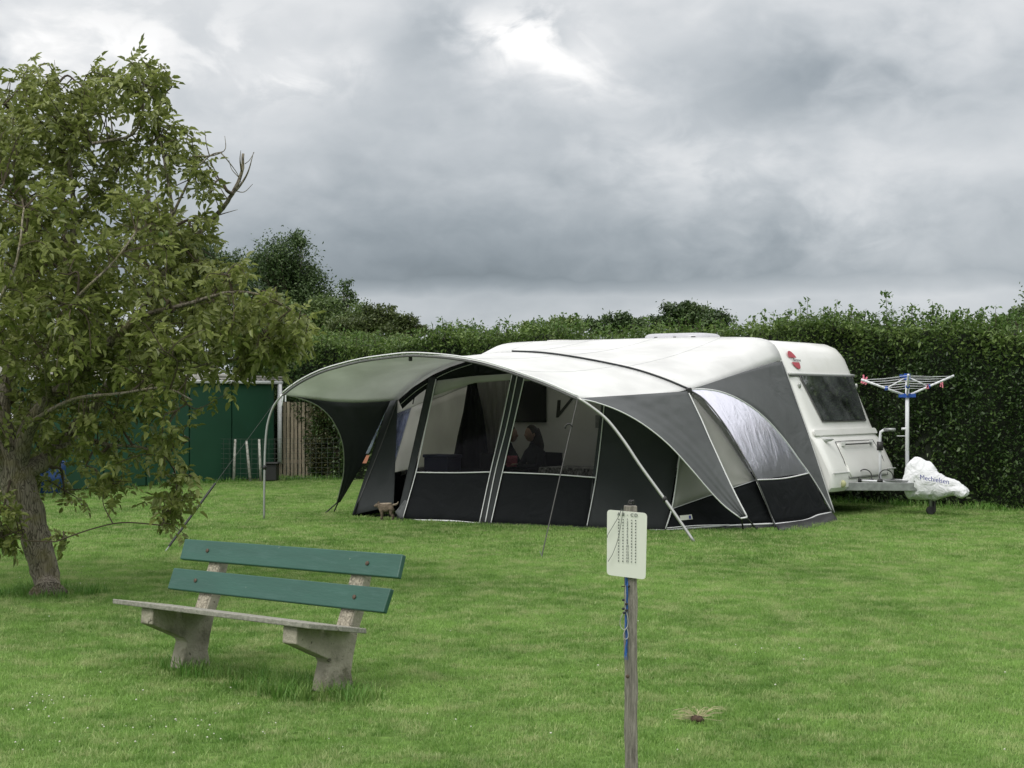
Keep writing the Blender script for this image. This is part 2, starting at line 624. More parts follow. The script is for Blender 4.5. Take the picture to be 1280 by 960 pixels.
def film_mat(name, tint, alpha, milky, streak=True, rough=.08, sc=(1, 1, 1), bs=.8, ior=1.4):
    """clear pvc film: tinted see-through, glossy, creased, with milky streaks"""
    m, nt, p = new_mat(name)
    L = nt.links.new
    nt.nodes.remove(p)
    out = nt.nodes['Material Output']
    g = nt.nodes.new('ShaderNodeNewGeometry')
    mp = nt.nodes.new('ShaderNodeMapping'); mp.inputs['Scale'].default_value = sc
    L(g.outputs['Position'], mp.inputs[0])
    nz = nt.nodes.new('ShaderNodeTexNoise'); nz.inputs['Scale'].default_value = 2.6; nz.inputs['Detail'].default_value = 7
    nz.inputs['Distortion'].default_value = .8; nz.inputs['Roughness'].default_value = .6
    L(mp.outputs[0], nz.inputs['Vector'])
    bp = nt.nodes.new('ShaderNodeBump'); bp.inputs['Strength'].default_value = bs; bp.inputs['Distance'].default_value = .03
    L(nz.outputs[0], bp.inputs['Height'])
    tr = nt.nodes.new('ShaderNodeBsdfTransparent'); tr.inputs[0].default_value = (*tint, 1)
    gl = nt.nodes.new('ShaderNodeBsdfGlossy'); gl.inputs[0].default_value = (.9, .9, 1, 1); gl.inputs['Roughness'].default_value = rough
    L(bp.outputs[0], gl.inputs['Normal'])
    df = nt.nodes.new('ShaderNodeBsdfDiffuse'); df.inputs[0].default_value = (*milky, 1)
    L(bp.outputs[0], df.inputs['Normal'])
    rp = nt.nodes.new('ShaderNodeValToRGB')
    rp.color_ramp.elements[0].position = .36; rp.color_ramp.elements[0].color = (alpha[0],) * 3 + (1,)
    rp.color_ramp.elements[1].position = .66; rp.color_ramp.elements[1].color = (alpha[1],) * 3 + (1,)
    L(nz.outputs[0], rp.inputs[0])
    m1 = nt.nodes.new('ShaderNodeMixShader')
    L(rp.outputs[0], m1.inputs[0]); L(tr.outputs[0], m1.inputs[1]); L(df.outputs[0], m1.inputs[2])
    fr = nt.nodes.new('ShaderNodeFresnel'); fr.inputs[0].default_value = ior
    L(bp.outputs[0], fr.inputs['Normal'])
    m2 = nt.nodes.new('ShaderNodeMixShader')
    L(fr.outputs[0], m2.inputs[0]); L(m1.outputs[0], m2.inputs[1]); L(gl.outputs[0], m2.inputs[2])
    L(m2.outputs[0], out.inputs[0])
    return m


M['film_dark'] = film_mat('tinted window film', (.60, .60, .55), (.01, .04), (.10, .10, .10), sc=(.7, .7, .7), bs=.10, ior=1.12)
M['film_side'] = film_mat('creased clear film', (.30, .31, .36), (.15, .80), (.27, .28, .34), sc=(1.8, 1.8, .6), rough=.28, bs=.5, ior=1.28)  # bluish diffuse streaks paint the sky reflected in the creased film
M['film_clear'] = film_mat('clear film', (.8, .85, .95), (.05, .35), (.6, .65, .8), sc=(3, 3, .8))

# ------------------------------------------------------------------ ground


def ground_mat():
    m, nt, p = new_mat('lawn soil and thatch')
    L = nt.links.new
    g = nt.nodes.new('ShaderNodeNewGeometry')
    nz = nt.nodes.new('ShaderNodeTexNoise'); nz.inputs['Scale'].default_value = 18; nz.inputs['Detail'].default_value = 8
    L(g.outputs['Position'], nz.inputs['Vector'])
    r = nt.nodes.new('ShaderNodeValToRGB')
    r.color_ramp.elements[0].position = .3; r.color_ramp.elements[0].color = (.055, .105, .022, 1)
    r.color_ramp.elements[1].position = .7; r.color_ramp.elements[1].color = (.14, .235, .055, 1)
    L(nz.outputs[0], r.inputs[0]); L(r.outputs[0], p.inputs['Base Color'])
    p.inputs['Roughness'].default_value = 1
    p.inputs['Specular IOR Level'].default_value = .1
    return m


M['ground'] = ground_mat()
g = MB()
xs = [-1500, -300, -60, -30, -15, 0, 15, 30, 60, 300, 1500]
ys = [-200, -40, 0, 10, 20, 30, 40, 60, 100, 400, 2500]
g.grid([[(x, y, 0) for x in xs] for y in ys])
tag(g.build('lawn', M['ground'], fixn=False), kind='structure')


def grass_mat(name, dark, lite, dry):
    m, nt, p = new_mat(name)
    L = nt.links.new
    g = nt.nodes.new('ShaderNodeNewGeometry')

    def nse(s, d, sc=(1, 1, 1), loc=(0, 0, 0), rg=.5):
        mp = nt.nodes.new('ShaderNodeMapping'); mp.inputs['Scale'].default_value = sc; mp.inputs['Location'].default_value = loc
        L(g.outputs['Position'], mp.inputs[0])
        n = nt.nodes.new('ShaderNodeTexNoise'); n.inputs['Scale'].default_value = s; n.inputs['Detail'].default_value = d
        n.inputs['Roughness'].default_value = rg
        L(mp.outputs[0], n.inputs['Vector'])
        return n.outputs[0]

    def mth(op, a, b, c=None, clamp=False):
        n = nt.nodes.new('ShaderNodeMath'); n.operation = op; n.use_clamp = clamp
        for i, v in enumerate((a, b, c)):
            if v is None: continue
            if isinstance(v, (int, float)): n.inputs[i].default_value = v
            else: L(v, n.inputs[i])
        return n.outputs[0]
    big = nse(.55, 3, (1, .7, 0))
    mid = nse(2.6, 4, (1, .8, 0), (5, 3, 0), .6)
    fine = nse(9, 3, (1, 1, 0), (2, 9, 0))
    f = mth('MULTIPLY_ADD', mth('SUBTRACT', big, .5), 2.1, .5)
    f = mth('MULTIPLY_ADD', mth('SUBTRACT', mid, .5), 1.7, f)
    f = mth('MULTIPLY_ADD', mth('SUBTRACT', fine, .5), .9, f)
    rnd = mth('MULTIPLY_ADD', mth('SUBTRACT', g.outputs['Random Per Island'], .5), .55, f, True)
    mx = nt.nodes.new('ShaderNodeMixRGB'); mx.inputs[1].default_value = (*dark, 1); mx.inputs[2].default_value = (*lite, 1)
    L(rnd, mx.inputs[0])
    dr = nse(3.3, 5, (1, 1, 0), (11, 4, 0), .65)
    df = nt.nodes.new('ShaderNodeValToRGB')
    df.color_ramp.elements[0].position = .52; df.color_ramp.elements[0].color = (0, 0, 0, 1)
    df.color_ramp.elements[1].position = .72; df.color_ramp.elements[1].color = (.75, .75, .75, 1)
    L(mth('MULTIPLY_ADD', g.outputs['Random Per Island'], .12, dr), df.inputs[0])
    m2 = nt.nodes.new('ShaderNodeMixRGB'); m2.inputs[2].default_value = (*dry, 1)
    L(df.outputs[0], m2.inputs[0]); L(mx.outputs[0], m2.inputs[1])
    L(m2.outputs[0], p.inputs['Base Color'])
    p.inputs['Roughness'].default_value = .5
    p.inputs['Specular IOR Level'].default_value = .35
    tr = nt.nodes.new('ShaderNodeBsdfTranslucent'); L(m2.outputs[0], tr.inputs[0])
    ms = nt.nodes.new('ShaderNodeMixShader'); ms.inputs[0].default_value = .35
    L(p.outputs[0], ms.inputs[1]); L(tr.outputs[0], ms.inputs[2])
    L(ms.outputs[0], nt.nodes['Material Output'].inputs[0])
    return m


M['grass'] = grass_mat('grass blades', (.115, .235, .042), (.315, .50, .13), (.49, .53, .26))
M['grass_long'] = grass_mat('long grass blades', (.08, .21, .030), (.17, .35, .06), (.28, .36, .12))


def blade_patch(name, size, n, h0, h1, w, mt, lean=.55):
    """a square sod of curved blades: root, middle, tip"""
    x = (rng.random(n) - .5) * size * 1.15
    y = (rng.random(n) - .5) * size * 1.15
    h = h0 + (h1 - h0) * rng.random(n) ** 1.5
    a = rng.random(n) * 2 * pi
    le = lean * rng.random(n)
    b = rng.random(n) * 2 * pi
    ww = w * (.6 + .8 * rng.random(n))
    V = np.zeros((n, 5, 3))
    wx, wy = np.cos(a) * ww / 2, np.sin(a) * ww / 2
    dx, dy = np.cos(b), np.sin(b)
    for k, (t, s) in enumerate(((0, -1), (0, 1), (.55, .8), (.55, -.8), (1, 0))):
        off = le * h * (t ** 1.8)
        V[:, k, 0] = x + dx * off + s * wx
        V[:, k, 1] = y + dy * off + s * wy
        V[:, k, 2] = h * t * (1 - .35 * le * t) - .004
    base = np.arange(n)[:, None] * 5
    tri = np.concatenate([base + np.array([0, 1, 2]), base + np.array([0, 2, 3]), base + np.array([3, 2, 4])])
    me_o = raw_mesh(name, V.reshape(-1, 3), tri, mt)
    COL.objects.unlink(me_o)
    return me_o


def scatter(name, pts, rots, scales, sources, label_kind='stuff'):
    """geometry nodes: instance the sods on points"""
    me = bpy.data.meshes.new(name)
    me.vertices.add(len(pts))
    me.vertices.foreach_set('co', np.ascontiguousarray(pts, np.float32).ravel())
    for nm, arr in (('rot', rots), ('scl', scales)):
        at = me.attributes.new(nm, 'FLOAT', 'POINT')
        at.data.foreach_set('value', np.ascontiguousarray(arr, np.float32))
    o = bpy.data.objects.new(name, me)
    COL.objects.link(o)
    tree = bpy.data.node_groups.new(name, 'GeometryNodeTree')
    tree.interface.new_socket('Geometry', in_out='INPUT', socket_type='NodeSocketGeometry')
    tree.interface.new_socket('Geometry', in_out='OUTPUT', socket_type='NodeSocketGeometry')
    N = tree.nodes.new
    gi, go = N('NodeGroupInput'), N('NodeGroupOutput')
    coll = bpy.data.collections.new(name + '_sods')
    for s in sources: coll.objects.link(s)
    ci = N('GeometryNodeCollectionInfo')
    ci.inputs['Collection'].default_value = coll
    ci.inputs['Separate Children'].default_value = True
    ci.inputs['Reset Children'].default_value = True
    m2p = N('GeometryNodeMeshToPoints')
    iop = N('GeometryNodeInstanceOnPoints')
    iop.inputs['Pick Instance'].default_value = True
    ra = N('GeometryNodeInputNamedAttribute'); ra.data_type = 'FLOAT'; ra.inputs['Name'].default_value = 'rot'
    sa = N('GeometryNodeInputNamedAttribute'); sa.data_type = 'FLOAT'; sa.inputs['Name'].default_value = 'scl'
    cb = N('ShaderNodeCombineXYZ')
    rv = N('FunctionNodeRandomValue'); rv.data_type = 'INT'
    rv.inputs[4].default_value = 0; rv.inputs[5].default_value = len(sources) - 1
    K = tree.links.new
    K(gi.outputs[0], m2p.inputs['Mesh'])
    K(m2p.outputs[0], iop.inputs['Points'])
    K(ci.outputs[0], iop.inputs['Instance'])
    K(rv.outputs[2], iop.inputs['Instance Index'])
    K(ra.outputs['Attribute'], cb.inputs[2])
    K(cb.outputs[0], iop.inputs['Rotation'])
    K(sa.outputs['Attribute'], iop.inputs['Scale'])
    K(iop.outputs[0], go.inputs[0])
    md = o.modifiers.new('scatter', 'NODES')
    md.node_group = tree
    o['kind'] = label_kind
    return o


def wedge_points(y0, y1, step, margin):
    P = []
    y = y0
    while y < y1:
        half = .3155 * y + margin
        n = int(2 * half / step) + 1
        for i in range(n):
            P.append((-half + (i + .5) * step + (random.random() - .5) * step * .4, y + (random.random() - .5) * step * .4))
        y += step
    return np.array(P)


def in_poly(x, y, poly):
    c = False
    n = len(poly)
    for i in range(n):
        x0, y0 = poly[i]; x1, y1 = poly[i - 1]
        if (y0 > y) != (y1 > y) and x < (x1 - x0) * (y - y0) / (y1 - y0) + x0:
            c = not c
    return c


# frame of the caravan: s runs rearward, d outward from its near side
C0 = np.array([4.58, 23.15])
U = np.array([.819, -.574])
Vv = np.array([.574, .819])


def W(s, d, z):
    xy = C0 - s * U - d * Vv
    return np.array([xy[0], xy[1], z])


tent_foot = [tuple(W(s, d, 0)[:2]) for s, d in ((.8, 3.2), (3.3, 3.6), (5.7, 3.5), (6.1, 0), (6.0, -2.2), (.3, -2.2), (.2, 0), (.1, 2.1))]
near = [blade_patch('sod', .27, 620, .016, .042, .0042, M['grass'], .9) for _ in range(5)]
far = [blade_patch('sod_far', .5, 900, .016, .045, .008, M['grass'], .8) for _ in range(4)]
P = wedge_points(4.0, 17.0, .25, 3.6)
scatter('grass_blades', np.c_[P, np.zeros(len(P))], rng.random(len(P)) * 6.28, .85 + .3 * rng.random(len(P)), near)
P = wedge_points(17.0, 37.5, .46, 4.0)
P = np.array([p for p in P if not in_poly(p[0], p[1], tent_foot)])
scatter('grass_blades', np.c_[P, np.zeros(len(P))], rng.random(len(P)) * 6.28, .85 + .35 * rng.random(len(P)), far)


def tufts(name, cents, n_each, h0, h1, spread, w, mt, bend=1.0):
    """long unmown grass: arching blades"""
    Vs, Fs = [], []
    o = 0
    for (cx, cy, k) in cents:
        n = int(n_each * k)
        for _ in range(n):
            r = spread * math.sqrt(random.random()); a = random.random() * 6.28
            x, y = cx + r * cos(a), cy + r * sin(a)
            h = (h0 + (h1 - h0) * random.random()) * (.5 + .5 * k)
            b = random.random() * 6.28
            le = bend * (.2 + .8 * random.random()) * h
            wd = w * (.6 + .8 * random.random())
            ax, ay = -sin(b) * wd / 2, cos(b) * wd / 2
            pr = []
            for t in (0, .35, .68, 1):
                q = le * t ** 2
                zz_ = h * (t - .30 * t * t * min(1, le / h * 1.2))
                pr.append((x + cos(b) * q, y + sin(b) * q, max(zz_, 0)))
            vs = []
            for i, q in enumerate(pr[:3]):
                m_ = (1, .9, .6)[i]
                vs += [(q[0] - ax * m_, q[1] - ay * m_, q[2]), (q[0] + ax * m_, q[1] + ay * m_, q[2])]
            vs.append(pr[3])
            Vs += vs
            Fs += [(o, o + 1, o + 3), (o, o + 3, o + 2), (o + 2, o + 3, o + 5), (o + 2, o + 5, o + 4), (o + 4, o + 5, o + 6)]
            o += 7
    ob = raw_mesh(name, np.array(Vs), np.array(Fs), mt)
    ob['kind'] = 'stuff'
    return ob


bl, br = gnd(232, 835), gnd(418, 865)
cents = []
for i in range(26):
    t = i / 25 * 1.35 - .18
    p = bl * (1 - t) + br * t
    cents.append((p[0] + random.uniform(-.1, .12) - .02, p[1] + random.uniform(-.12, .1), random.uniform(.35, .7)))
for px, py, k in ((345, 868, 1.1), (365, 872, 1.0), (330, 866, .8), (385, 875, .8), (300, 858, .6), (418, 872, .8), (236, 842, .7), (270, 845, .6), (445, 878, .5)):
    p = gnd(px, py + 2)
    cents.append((p[0], p[1], k))
tufts('long_grass', cents, 95, .07, .17, .11, .005, M['grass_long'])
cents = []
for i in range(40):
    a = random.random() * 6.28
    c = gnd(58, 742)
    r = random.uniform(.14, .42)
    cents.append((c[0] + r * cos(a) * 1.3, c[1] + r * sin(a), random.uniform(.3, .8)))
tufts('long_grass', cents, 60, .05, .15, .12, .006, M['grass_long'])
# unmown strips along shed, fence and hedge foot
cents = []
for a, b, n in (((100, 614), (345, 600), 40), ((345, 600), (430, 600), 22), ((1040, 628), (1280, 640), 50)):
    A, B = gnd(*a), gnd(*b)
    for i in range(n):
        t = random.random()
        p = A * (1 - t) + B * t
        cents.append((p[0], p[1] + random.uniform(-.1, .15), random.uniform(.3, .9)))
tufts('long_grass', cents, 40, .06, .2, .25, .012, M['grass_long'])

# longer blades at the tent hem and post foot
cents = []
for a, b, n in (((444, 648), (500, 654), 9), ((503, 654), (602, 659), 18), ((602, 659), (832, 667), 40), ((832, 667), (972, 664), 24), ((975, 666), (1046, 656), 14)):
    A_, B_ = gnd(*a), gnd(*b)
    for i in range(n):
        t = random.random()
        p = A_ * (1 - t) + B_ * t
        cents.append((p[0], p[1] - random.uniform(-.02, .10), random.uniform(.15, .6)))
tufts('long_grass', cents, 26, .03, .10, .12, .008, M['grass_long'])
pp_ = gnd(788, 978)
tufts('long_grass', [(pp_[0] + random.uniform(-.07, .07), 7.2 + random.uniform(-.07, .06), .6) for _ in range(8)], 60, .05, .13, .05, .004, M['grass_long'])

# clover flowers in the lawn
fl = MB()
spots = [(random.uniform(0, 330), random.uniform(870, 950)) for _ in range(14)]
spots += [(random.gauss(215, 50), random.gauss(915, 12)) for _ in range(22)] + [(random.gauss(50, 20), random.gauss(885, 8)) for _ in range(14)]
spots += [(random.gauss(990, 22), random.gauss(826, 8)) for _ in range(7)]
spots += [(random.uniform(0, 1280), random.uniform(700, 955)) for _ in range(34)]
for px, py in spots:
    if py < 690: continue
    p = gnd(px, py)
    r = random.uniform(.003, .0062)
    fl.ball((p[0], p[1], random.uniform(.03, .045)), (r, r, r * .8), 6, 4)
M['clover'] = mat('clover heads', (.62, .62, .52), rough=.9)
tag(fl.build('clover_flowers', M['clover'], fixn=False, smooth=True), kind='stuff')

# ------------------------------------------------------------------ caravan
cv = empty('caravan', W(2.8, -1.16, 0), 'white touring caravan behind the awning, its front window and tow bar to the right', 'caravan')
WID = 2.33


def A(mb, name, m=None, root=cv, **k):
    o = mb.build(name, m, **k)
    return adopt(o, root)


# side profile (s, z)
prof = [(0.05, .36), (0.0, .42), (-.01, .60), (.03, .70), (.16, .95), (.245, 1.10), (.30, 1.15), (.385, 1.335), (.66, 1.97), (.70, 2.08),
        (.80, 2.30), (.86, 2.40), (.95, 2.49), (1.10, 2.55), (1.4, 2.58), (3.2, 2.60), (5.3, 2.59), (5.75, 2.56),
        (6.0, 2.46), (6.15, 2.28), (6.22, 2.0), (6.25, 1.4), (6.22, .6), (6.15, .36)]


def densify(pr, k=4):
    out = []
    for i in range(len(pr) - 1):
        for j in range(k):
            t = j / k
            out.append((pr[i][0] * (1 - t) + pr[i + 1][0] * t, pr[i][1] * (1 - t) + pr[i + 1][1] * t))
    out.append(pr[-1])
    return out


# body as a loft across the width with rounded roof edges
ws = [0, .012, .045, .10, .2, .6, 1.2, 1.73, 2.13, 2.23, 2.285, 2.318, 2.33]
ins = [.07, .045, .022, .008, 0, 0, 0, 0, 0, .008, .022, .045, .07]
cs, cz = 3.1, 1.45
rows = []
for w_, i_ in zip(ws, ins):
    row = []
    for s_, z_ in prof:
        vs_, vz_ = cs - s_, cz - z_
        # move the outline inward near the two sides: shrink by the inset
        sx = 1 if vs_ > 0 else -1
        kz = min(1, max(0, (z_ - 2.2) / .3))
        kx = 1 - kz * .6
        row.append(W(s_ + sx * i_ * kx * (0.9 if abs(vs_) > 2 else 0), -w_, z_ - i_ * (1 if z_ > 2.35 else 0)))
    rows.append(row)
b = MB().grid(rows)
n = len(prof)
b.add(rows[0], [tuple(range(n))])
b.add(rows[-1], [tuple(range(n - 1, -1, -1))])
b.add([rows[0][0], rows[0][-1], rows[-1][-1], rows[-1][0]], [(0, 1, 2, 3)])
body = A(b, 'body', M['caravan'], smooth=True)
md = body.modifiers.new('es', 'EDGE_SPLIT'); md.split_angle = radians(28)


def front_pt(w, z, out=0.0):
    """point on the caravan's front skin"""
    pr = prof
    for i in range(len(pr) - 1):
        z0, z1 = pr[i][1], pr[i + 1][1]
        if z0 <= z <= z1:
            t = (z - z0) / (z1 - z0 + 1e-9)
            s = pr[i][0] * (1 - t) + pr[i + 1][0] * t
            # outward normal in s,z
            ds, dz = pr[i + 1][0] - pr[i][0], z1 - z0
            L_ = math.hypot(ds, dz)
            return W(s - dz / L_ * out, -w, z + ds / L_ * out)
    return W(pr[-1][0], -w, z)


def front_panel(name, w0, w1, z0, z1, out, m, th=.012, r=0.0, nz=10, nw=6, root=cv, skew=(0, 0)):
    """panel lying on the front skin; skew moves the top corners inward"""
    Pg = []
    for j in range(nz + 1):
        t = j / nz
        z = z0 + (z1 - z0) * t
        a, c = w0 + skew[0] * t, w1 + skew[1] * t
        # rounded corners
        if r:
            e = min(t, 1 - t) * (z1 - z0)
            q = r - math.sqrt(max(0, r * r - (r - min(e, r)) ** 2)) if e < r else 0
            a, c = a + q, c - q
        Pg.append([front_pt(a + (c - a) * i / nw, z, out) for i in range(nw + 1)])
    mb = MB().grid(Pg)
    o = mb.build(name, m, fixn=False, smooth=True, solid=th)
    e_ = o.modifiers.new('es', 'EDGE_SPLIT'); e_.split_angle = radians(35)
    return adopt(o, root)


# front window: one piece; recessed dark acrylic with frame
fw = front_panel('front_window', .49, 2.07, 1.365, 2.025, .020, M['glass_dark'], .02, r=.04, nz=14, nw=10, skew=(-.17, .14))
mb = MB()
for a_, b_ in (((.48, 1.355), (.31, 2.02)), ((.48, 1.355), (2.08, 1.355)), ((2.08, 1.355), (2.22, 2.02))):
    mb.tube([front_pt(a_[0] + (b_[0] - a_[0]) * k / 8, a_[1] + (b_[1] - a_[1]) * k / 8, .016) for k in range(9)], .009, 6)
adopt(mb.build('window_frame', M['seam'], fixn=False, smooth=True), fw)
fw_f = fw
# trim rail above the window
mb = MB()
mb.tube([front_pt(.0 + 2.33 * k / 10, 2.055, .006) for k in range(11)], .022, 6)
A(mb, 'trim_rail', M['trim'], smooth=True)
mb = MB()
mb.tube([front_pt(.02 + 2.29 * k / 10, 2.03, .012) for k in range(11)], .012, 6)
A(mb, 'trim_shadow_gap', M['seam'], smooth=True)
# window latches
for w_ in (.17, 2.235):
    mb = MB()
    p = front_pt(w_, 1.88, .02)
    mb.ball(p, (.026, .015, .045), 10, 6)
    A(mb, 'latch', M['pole_grey'], smooth=True)
# ledge below the window: steps of the lower bulge
front_panel('front_ledge', .03, 2.30, 1.15, 1.235, .012, M['caravan'], .03, r=.03)
# gas locker door
front_panel('locker_door', .55, 1.95, .56, 1.04, .008, M['caravan'], .02, r=.05, skew=(.02, -.02))
mb = MB()
loop = [front_pt(.53, .54, .012), front_pt(.53, .8, .012), front_pt(.55, 1.06, .012), front_pt(1.0, 1.065, .012), front_pt(1.95, 1.06, .012), front_pt(1.98, .8, .012), front_pt(1.98, .54, .012), front_pt(1.2, .535, .012), front_pt(.53, .54, .012)]
mb.tube(loop, .006, 5)
A(mb, 'locker_seal', M['seam'])
mb = MB()
mb.tube([front_pt(.72 + 1.0 * k / 6, 1.0, .05) for k in range(7)], .012, 6)
A(mb, 'locker_handle', M['seam'])
for w_ in (.70, 1.74):
    mb = MB().box(front_pt(w_, 1.01, .045), (.06, .05, .07))
    A(mb, 'locker_lock', M['trim'], bevel=.008)
mb = MB()
mb.tube([front_pt(.01 + 2.31 * k / 10, .625, .005) for k in range(11)], .010, 6)
A(mb, 'body_seam', M['trim'])
# recessed grab moulding near the awning edge, side marker and small yellowed marker lamp
mb = MB().ball(front_pt(.24, 1.10, .012), (.12, .04, .035), 14, 8)
A(mb, 'grab_recess', M['trim'], smooth=True)
mb = MB().ball(front_pt(.26, 1.085, .045), (.09, .04, .016), 12, 6)
A(mb, 'grab_handle', M['galv'], smooth=True)
M['lens'] = mat('faded marker lens', (.55, .55, .30), rough=.3)
mb = MB().ball(front_pt(.30, .47, .01), (.05, .03, .055), 12, 8)
A(mb, 'marker_lamp', M['lens'], smooth=True)

# emblem on the upper front: tilted red oval cut by a band with the name
fe = front_pt(.34, 2.26, 0)
fu = Vector(front_pt(.34, 2.30, 0) - front_pt(.34, 2.22, 0)).normalized()
fr_ = Vector((Vv[0], Vv[1], 0))
fn = fr_.cross(fu).normalized()
fo = Vector(fe) + fn * .014


def on_front(x, y):
    return fo + fr_ * x + fu * y


for sgn in (1, -1):
    poly = []
    for k in range(25):
        a = 2 * pi * k / 24
        x0, y0 = .165 * cos(a), .115 * sin(a)
        rr = radians(-50)
        x, y = x0 * cos(rr) - y0 * sin(rr), x0 * sin(rr) + y0 * cos(rr)
        if sgn * y > .022:
            poly.append(on_front(x, y))
    mb = MB().prism(poly, fn * .003)
    A(mb, 'emblem', M['red'])


def text_obj(txt, size, origin, right, up, mt, name, root, ext=.001, align='CENTER', spacing=1.0):
    cu = bpy.data.curves.new(name, 'FONT')
    cu.body = txt
    cu.size = size
    cu.align_x = align
    cu.align_y = 'CENTER'
    cu.extrude = ext
    cu.space_character = spacing
    tmp = bpy.data.objects.new(name, cu)
    COL.objects.link(tmp)
    dg = bpy.context.evaluated_depsgraph_get()
    me = bpy.data.meshes.new_from_object(tmp.evaluated_get(dg))
    bpy.data.objects.remove(tmp)
    r = Vector(right).normalized(); u = Vector(up).normalized(); n_ = r.cross(u)
    mat4 = Matrix(((r.x, u.x, n_.x, origin[0]), (r.y, u.y, n_.y, origin[1]), (r.z, u.z, n_.z, origin[2]), (0, 0, 0, 1)))
    me.transform(mat4)
    me.materials.clear()
    me.materials.append(mt)
    o = bpy.data.objects.new(name, me)
    COL.objects.link(o)
    return adopt(o, root)


text_obj('Bürstner', .068, on_front(.10, -.002) + fn * .003, fr_, fu, M['ink'], 'emblem_lettering', cv, spacing=1.05)

# roof light and small vent
M['dome'] = mat('milky roof light', (.60, .60, .64), rough=.25, var=.05, transl=.2)
mb = MB()
c = W(3.0, -1.0, 2.60)
rows = []
for j in range(7):
    t = j / 6
    hh = .02 + .10 * math.sin(min(1, t * 1.2) * pi / 2)
    rad = 1 - .28 * t ** 2
    row = []
    for k in range(33):
        a = 2 * pi * k / 32
        ex = math.copysign(abs(cos(a)) ** .5, cos(a)) * .58 * rad
        ey = math.copysign(abs(sin(a)) ** .5, sin(a)) * .40 * rad
        row.append(W(3.0 + ex, -1.0 + ey, 2.60 + hh))
    rows.append(row)
mb.grid(rows)
mb.add(rows[-1][:-1], [tuple(range(32))])
rl = A(mb, 'roof_light', M['dome'], smooth=True)
for k in (-.4, -.08, .26, .5):
    q = MB().box(W(3.0 + k, -.62, 2.645), (.06, .05, .035))
    adopt(q.build('roof_light_clip', M['black']), rl)
mb = MB()
mb.tube([W(5.2, -.9, 2.59), W(5.2, -.9, 2.66)], .26, 20)
A(mb, 'roof_vent', M['caravan'])

# near side: window behind the awning, service vent, V shaped graphic, door
nearN = Vector((-Vv[0], -Vv[1], 0))


def side_quad(px0, py0, px1, py1, dd=.0):
    def sp(px, py, d):
        r = (px - CX) / F
        s = (C0[0] - .574 * d - r * (C0[1] - .819 * d)) / (.819 + .574 * r)
        Y = C0[1] + .574 * s - .819 * d
        return s, EYE - (py - HY) / F * Y
    return sp(px0, py0, dd), sp(px1, py1, dd)


def SD(px, py, d):
    """pixel -> (s, z) on the plane at distance d from the caravan side"""
    r = (px - CX) / F
    s = (C0[0] - .574 * d - r * (C0[1] - .819 * d)) / (.819 + .574 * r)
    Y = C0[1] + .574 * s - .819 * d
    return s, EYE - (py - HY) / F * Y


def PD(px, py, d):
    s, z = SD(px, py, d)
    return W(s, d, z)


def side_rect(name, px0, py0, px1, py1, m, d0=.0, th=.02, root=cv, bevel=0, zfix=None):
    s0, z0 = SD(px0, py0, 0); s1, z1 = SD(px1, py1, 0)
    mb = MB().prism([W(s0, d0, z0), W(s1, d0, z0), W(s1, d0, z1), W(s0, d0, z1)], nearN * th)
    return A(mb, name, m, root=root, bevel=bevel)


M['side_glass'] = mat('side window glass', (.03, .032, .032), rough=.12)
w1 = side_rect('side_window', 627, 474, 684, 528, M['side_glass'], .012, .03, bevel=.01)
side_rect('service_vent', 745, 519, 757, 535, M['galv'], .005, .015)
M['door_dark'] = mat('open doorway', (.012, .012, .013), rough=.9)
M['graphic'] = mat('dark body graphic', (.07, .07, .065), rough=.5)
def sidepoly(pts, d, th, name, m):
    mb = MB().prism([PD(x, y, d) for x, y in pts], nearN * th)
    return A(mb, name, m)
sidepoly([(697, 500), (701, 500), (700, 514), (714, 497), (718, 497), (698, 522), (695, 522)], .004, .003, 'body_graphic', M['graphic'])

# chassis, tow bar, wheels
mb = MB()
for sd_ in (.45, 1.88):
    a0, a1 = W(.2, -sd_, .42), W(-.95, -1.165 + (.06 if sd_ > 1 else -.06) * -1, .42)
    dirv = Vector(a1 - a0)
    ang = math.atan2(dirv.y, dirv.x)
    mb.box((a0 + a1) / 2, (dirv.length, .05, .12), Matrix.Rotation(ang, 3, 'Z'))
A(mb, 'drawbar', M['galv'], bevel=.006)
mb = MB()
mb.box(W(-.55, -1.165, .50), (.55, .34, .02), Matrix.Rotation(math.atan2(U[1], U[0]), 3, 'Z'))
A(mb, 'drawbar_plate', M['galv'])
mb = MB()
mb.tube([W(-.2, -1.15, .47), W(-.9, -1.165, .50)], .03, 10)
mb.tube([W(.1, -.9, .49), W(-.75, -1.1, .48)], .016, 8)
A(mb, 'brake_rod', M['line'], smooth=True)
mb = MB().box(W(3.2, -1.16, .38), (5.9, 1.5, .14), Matrix.Rotation(math.atan2(U[1], U[0]), 3, 'Z'))
A(mb, 'chassis', M['black'])
M['tyre'] = mat('tyre rubber', (.02, .02, .02), rough=.85)
for w_ in (.12, 2.05):
    mb = MB()
    p = W(3.3, -w_, .33)
    mb.tube([p, p + np.array([Vv[0], Vv[1], 0]) * .17], .33, 24)
    wh = A(mb, 'wheel', M['tyre'], bevel=.02)
    q = MB().tube([p - np.array([Vv[0], Vv[1], 0]) * .01, p + np.array([Vv[0], Vv[1], 0]) * .05], .2, 20)
    adopt(q.build('rim', M['galv']), wh)
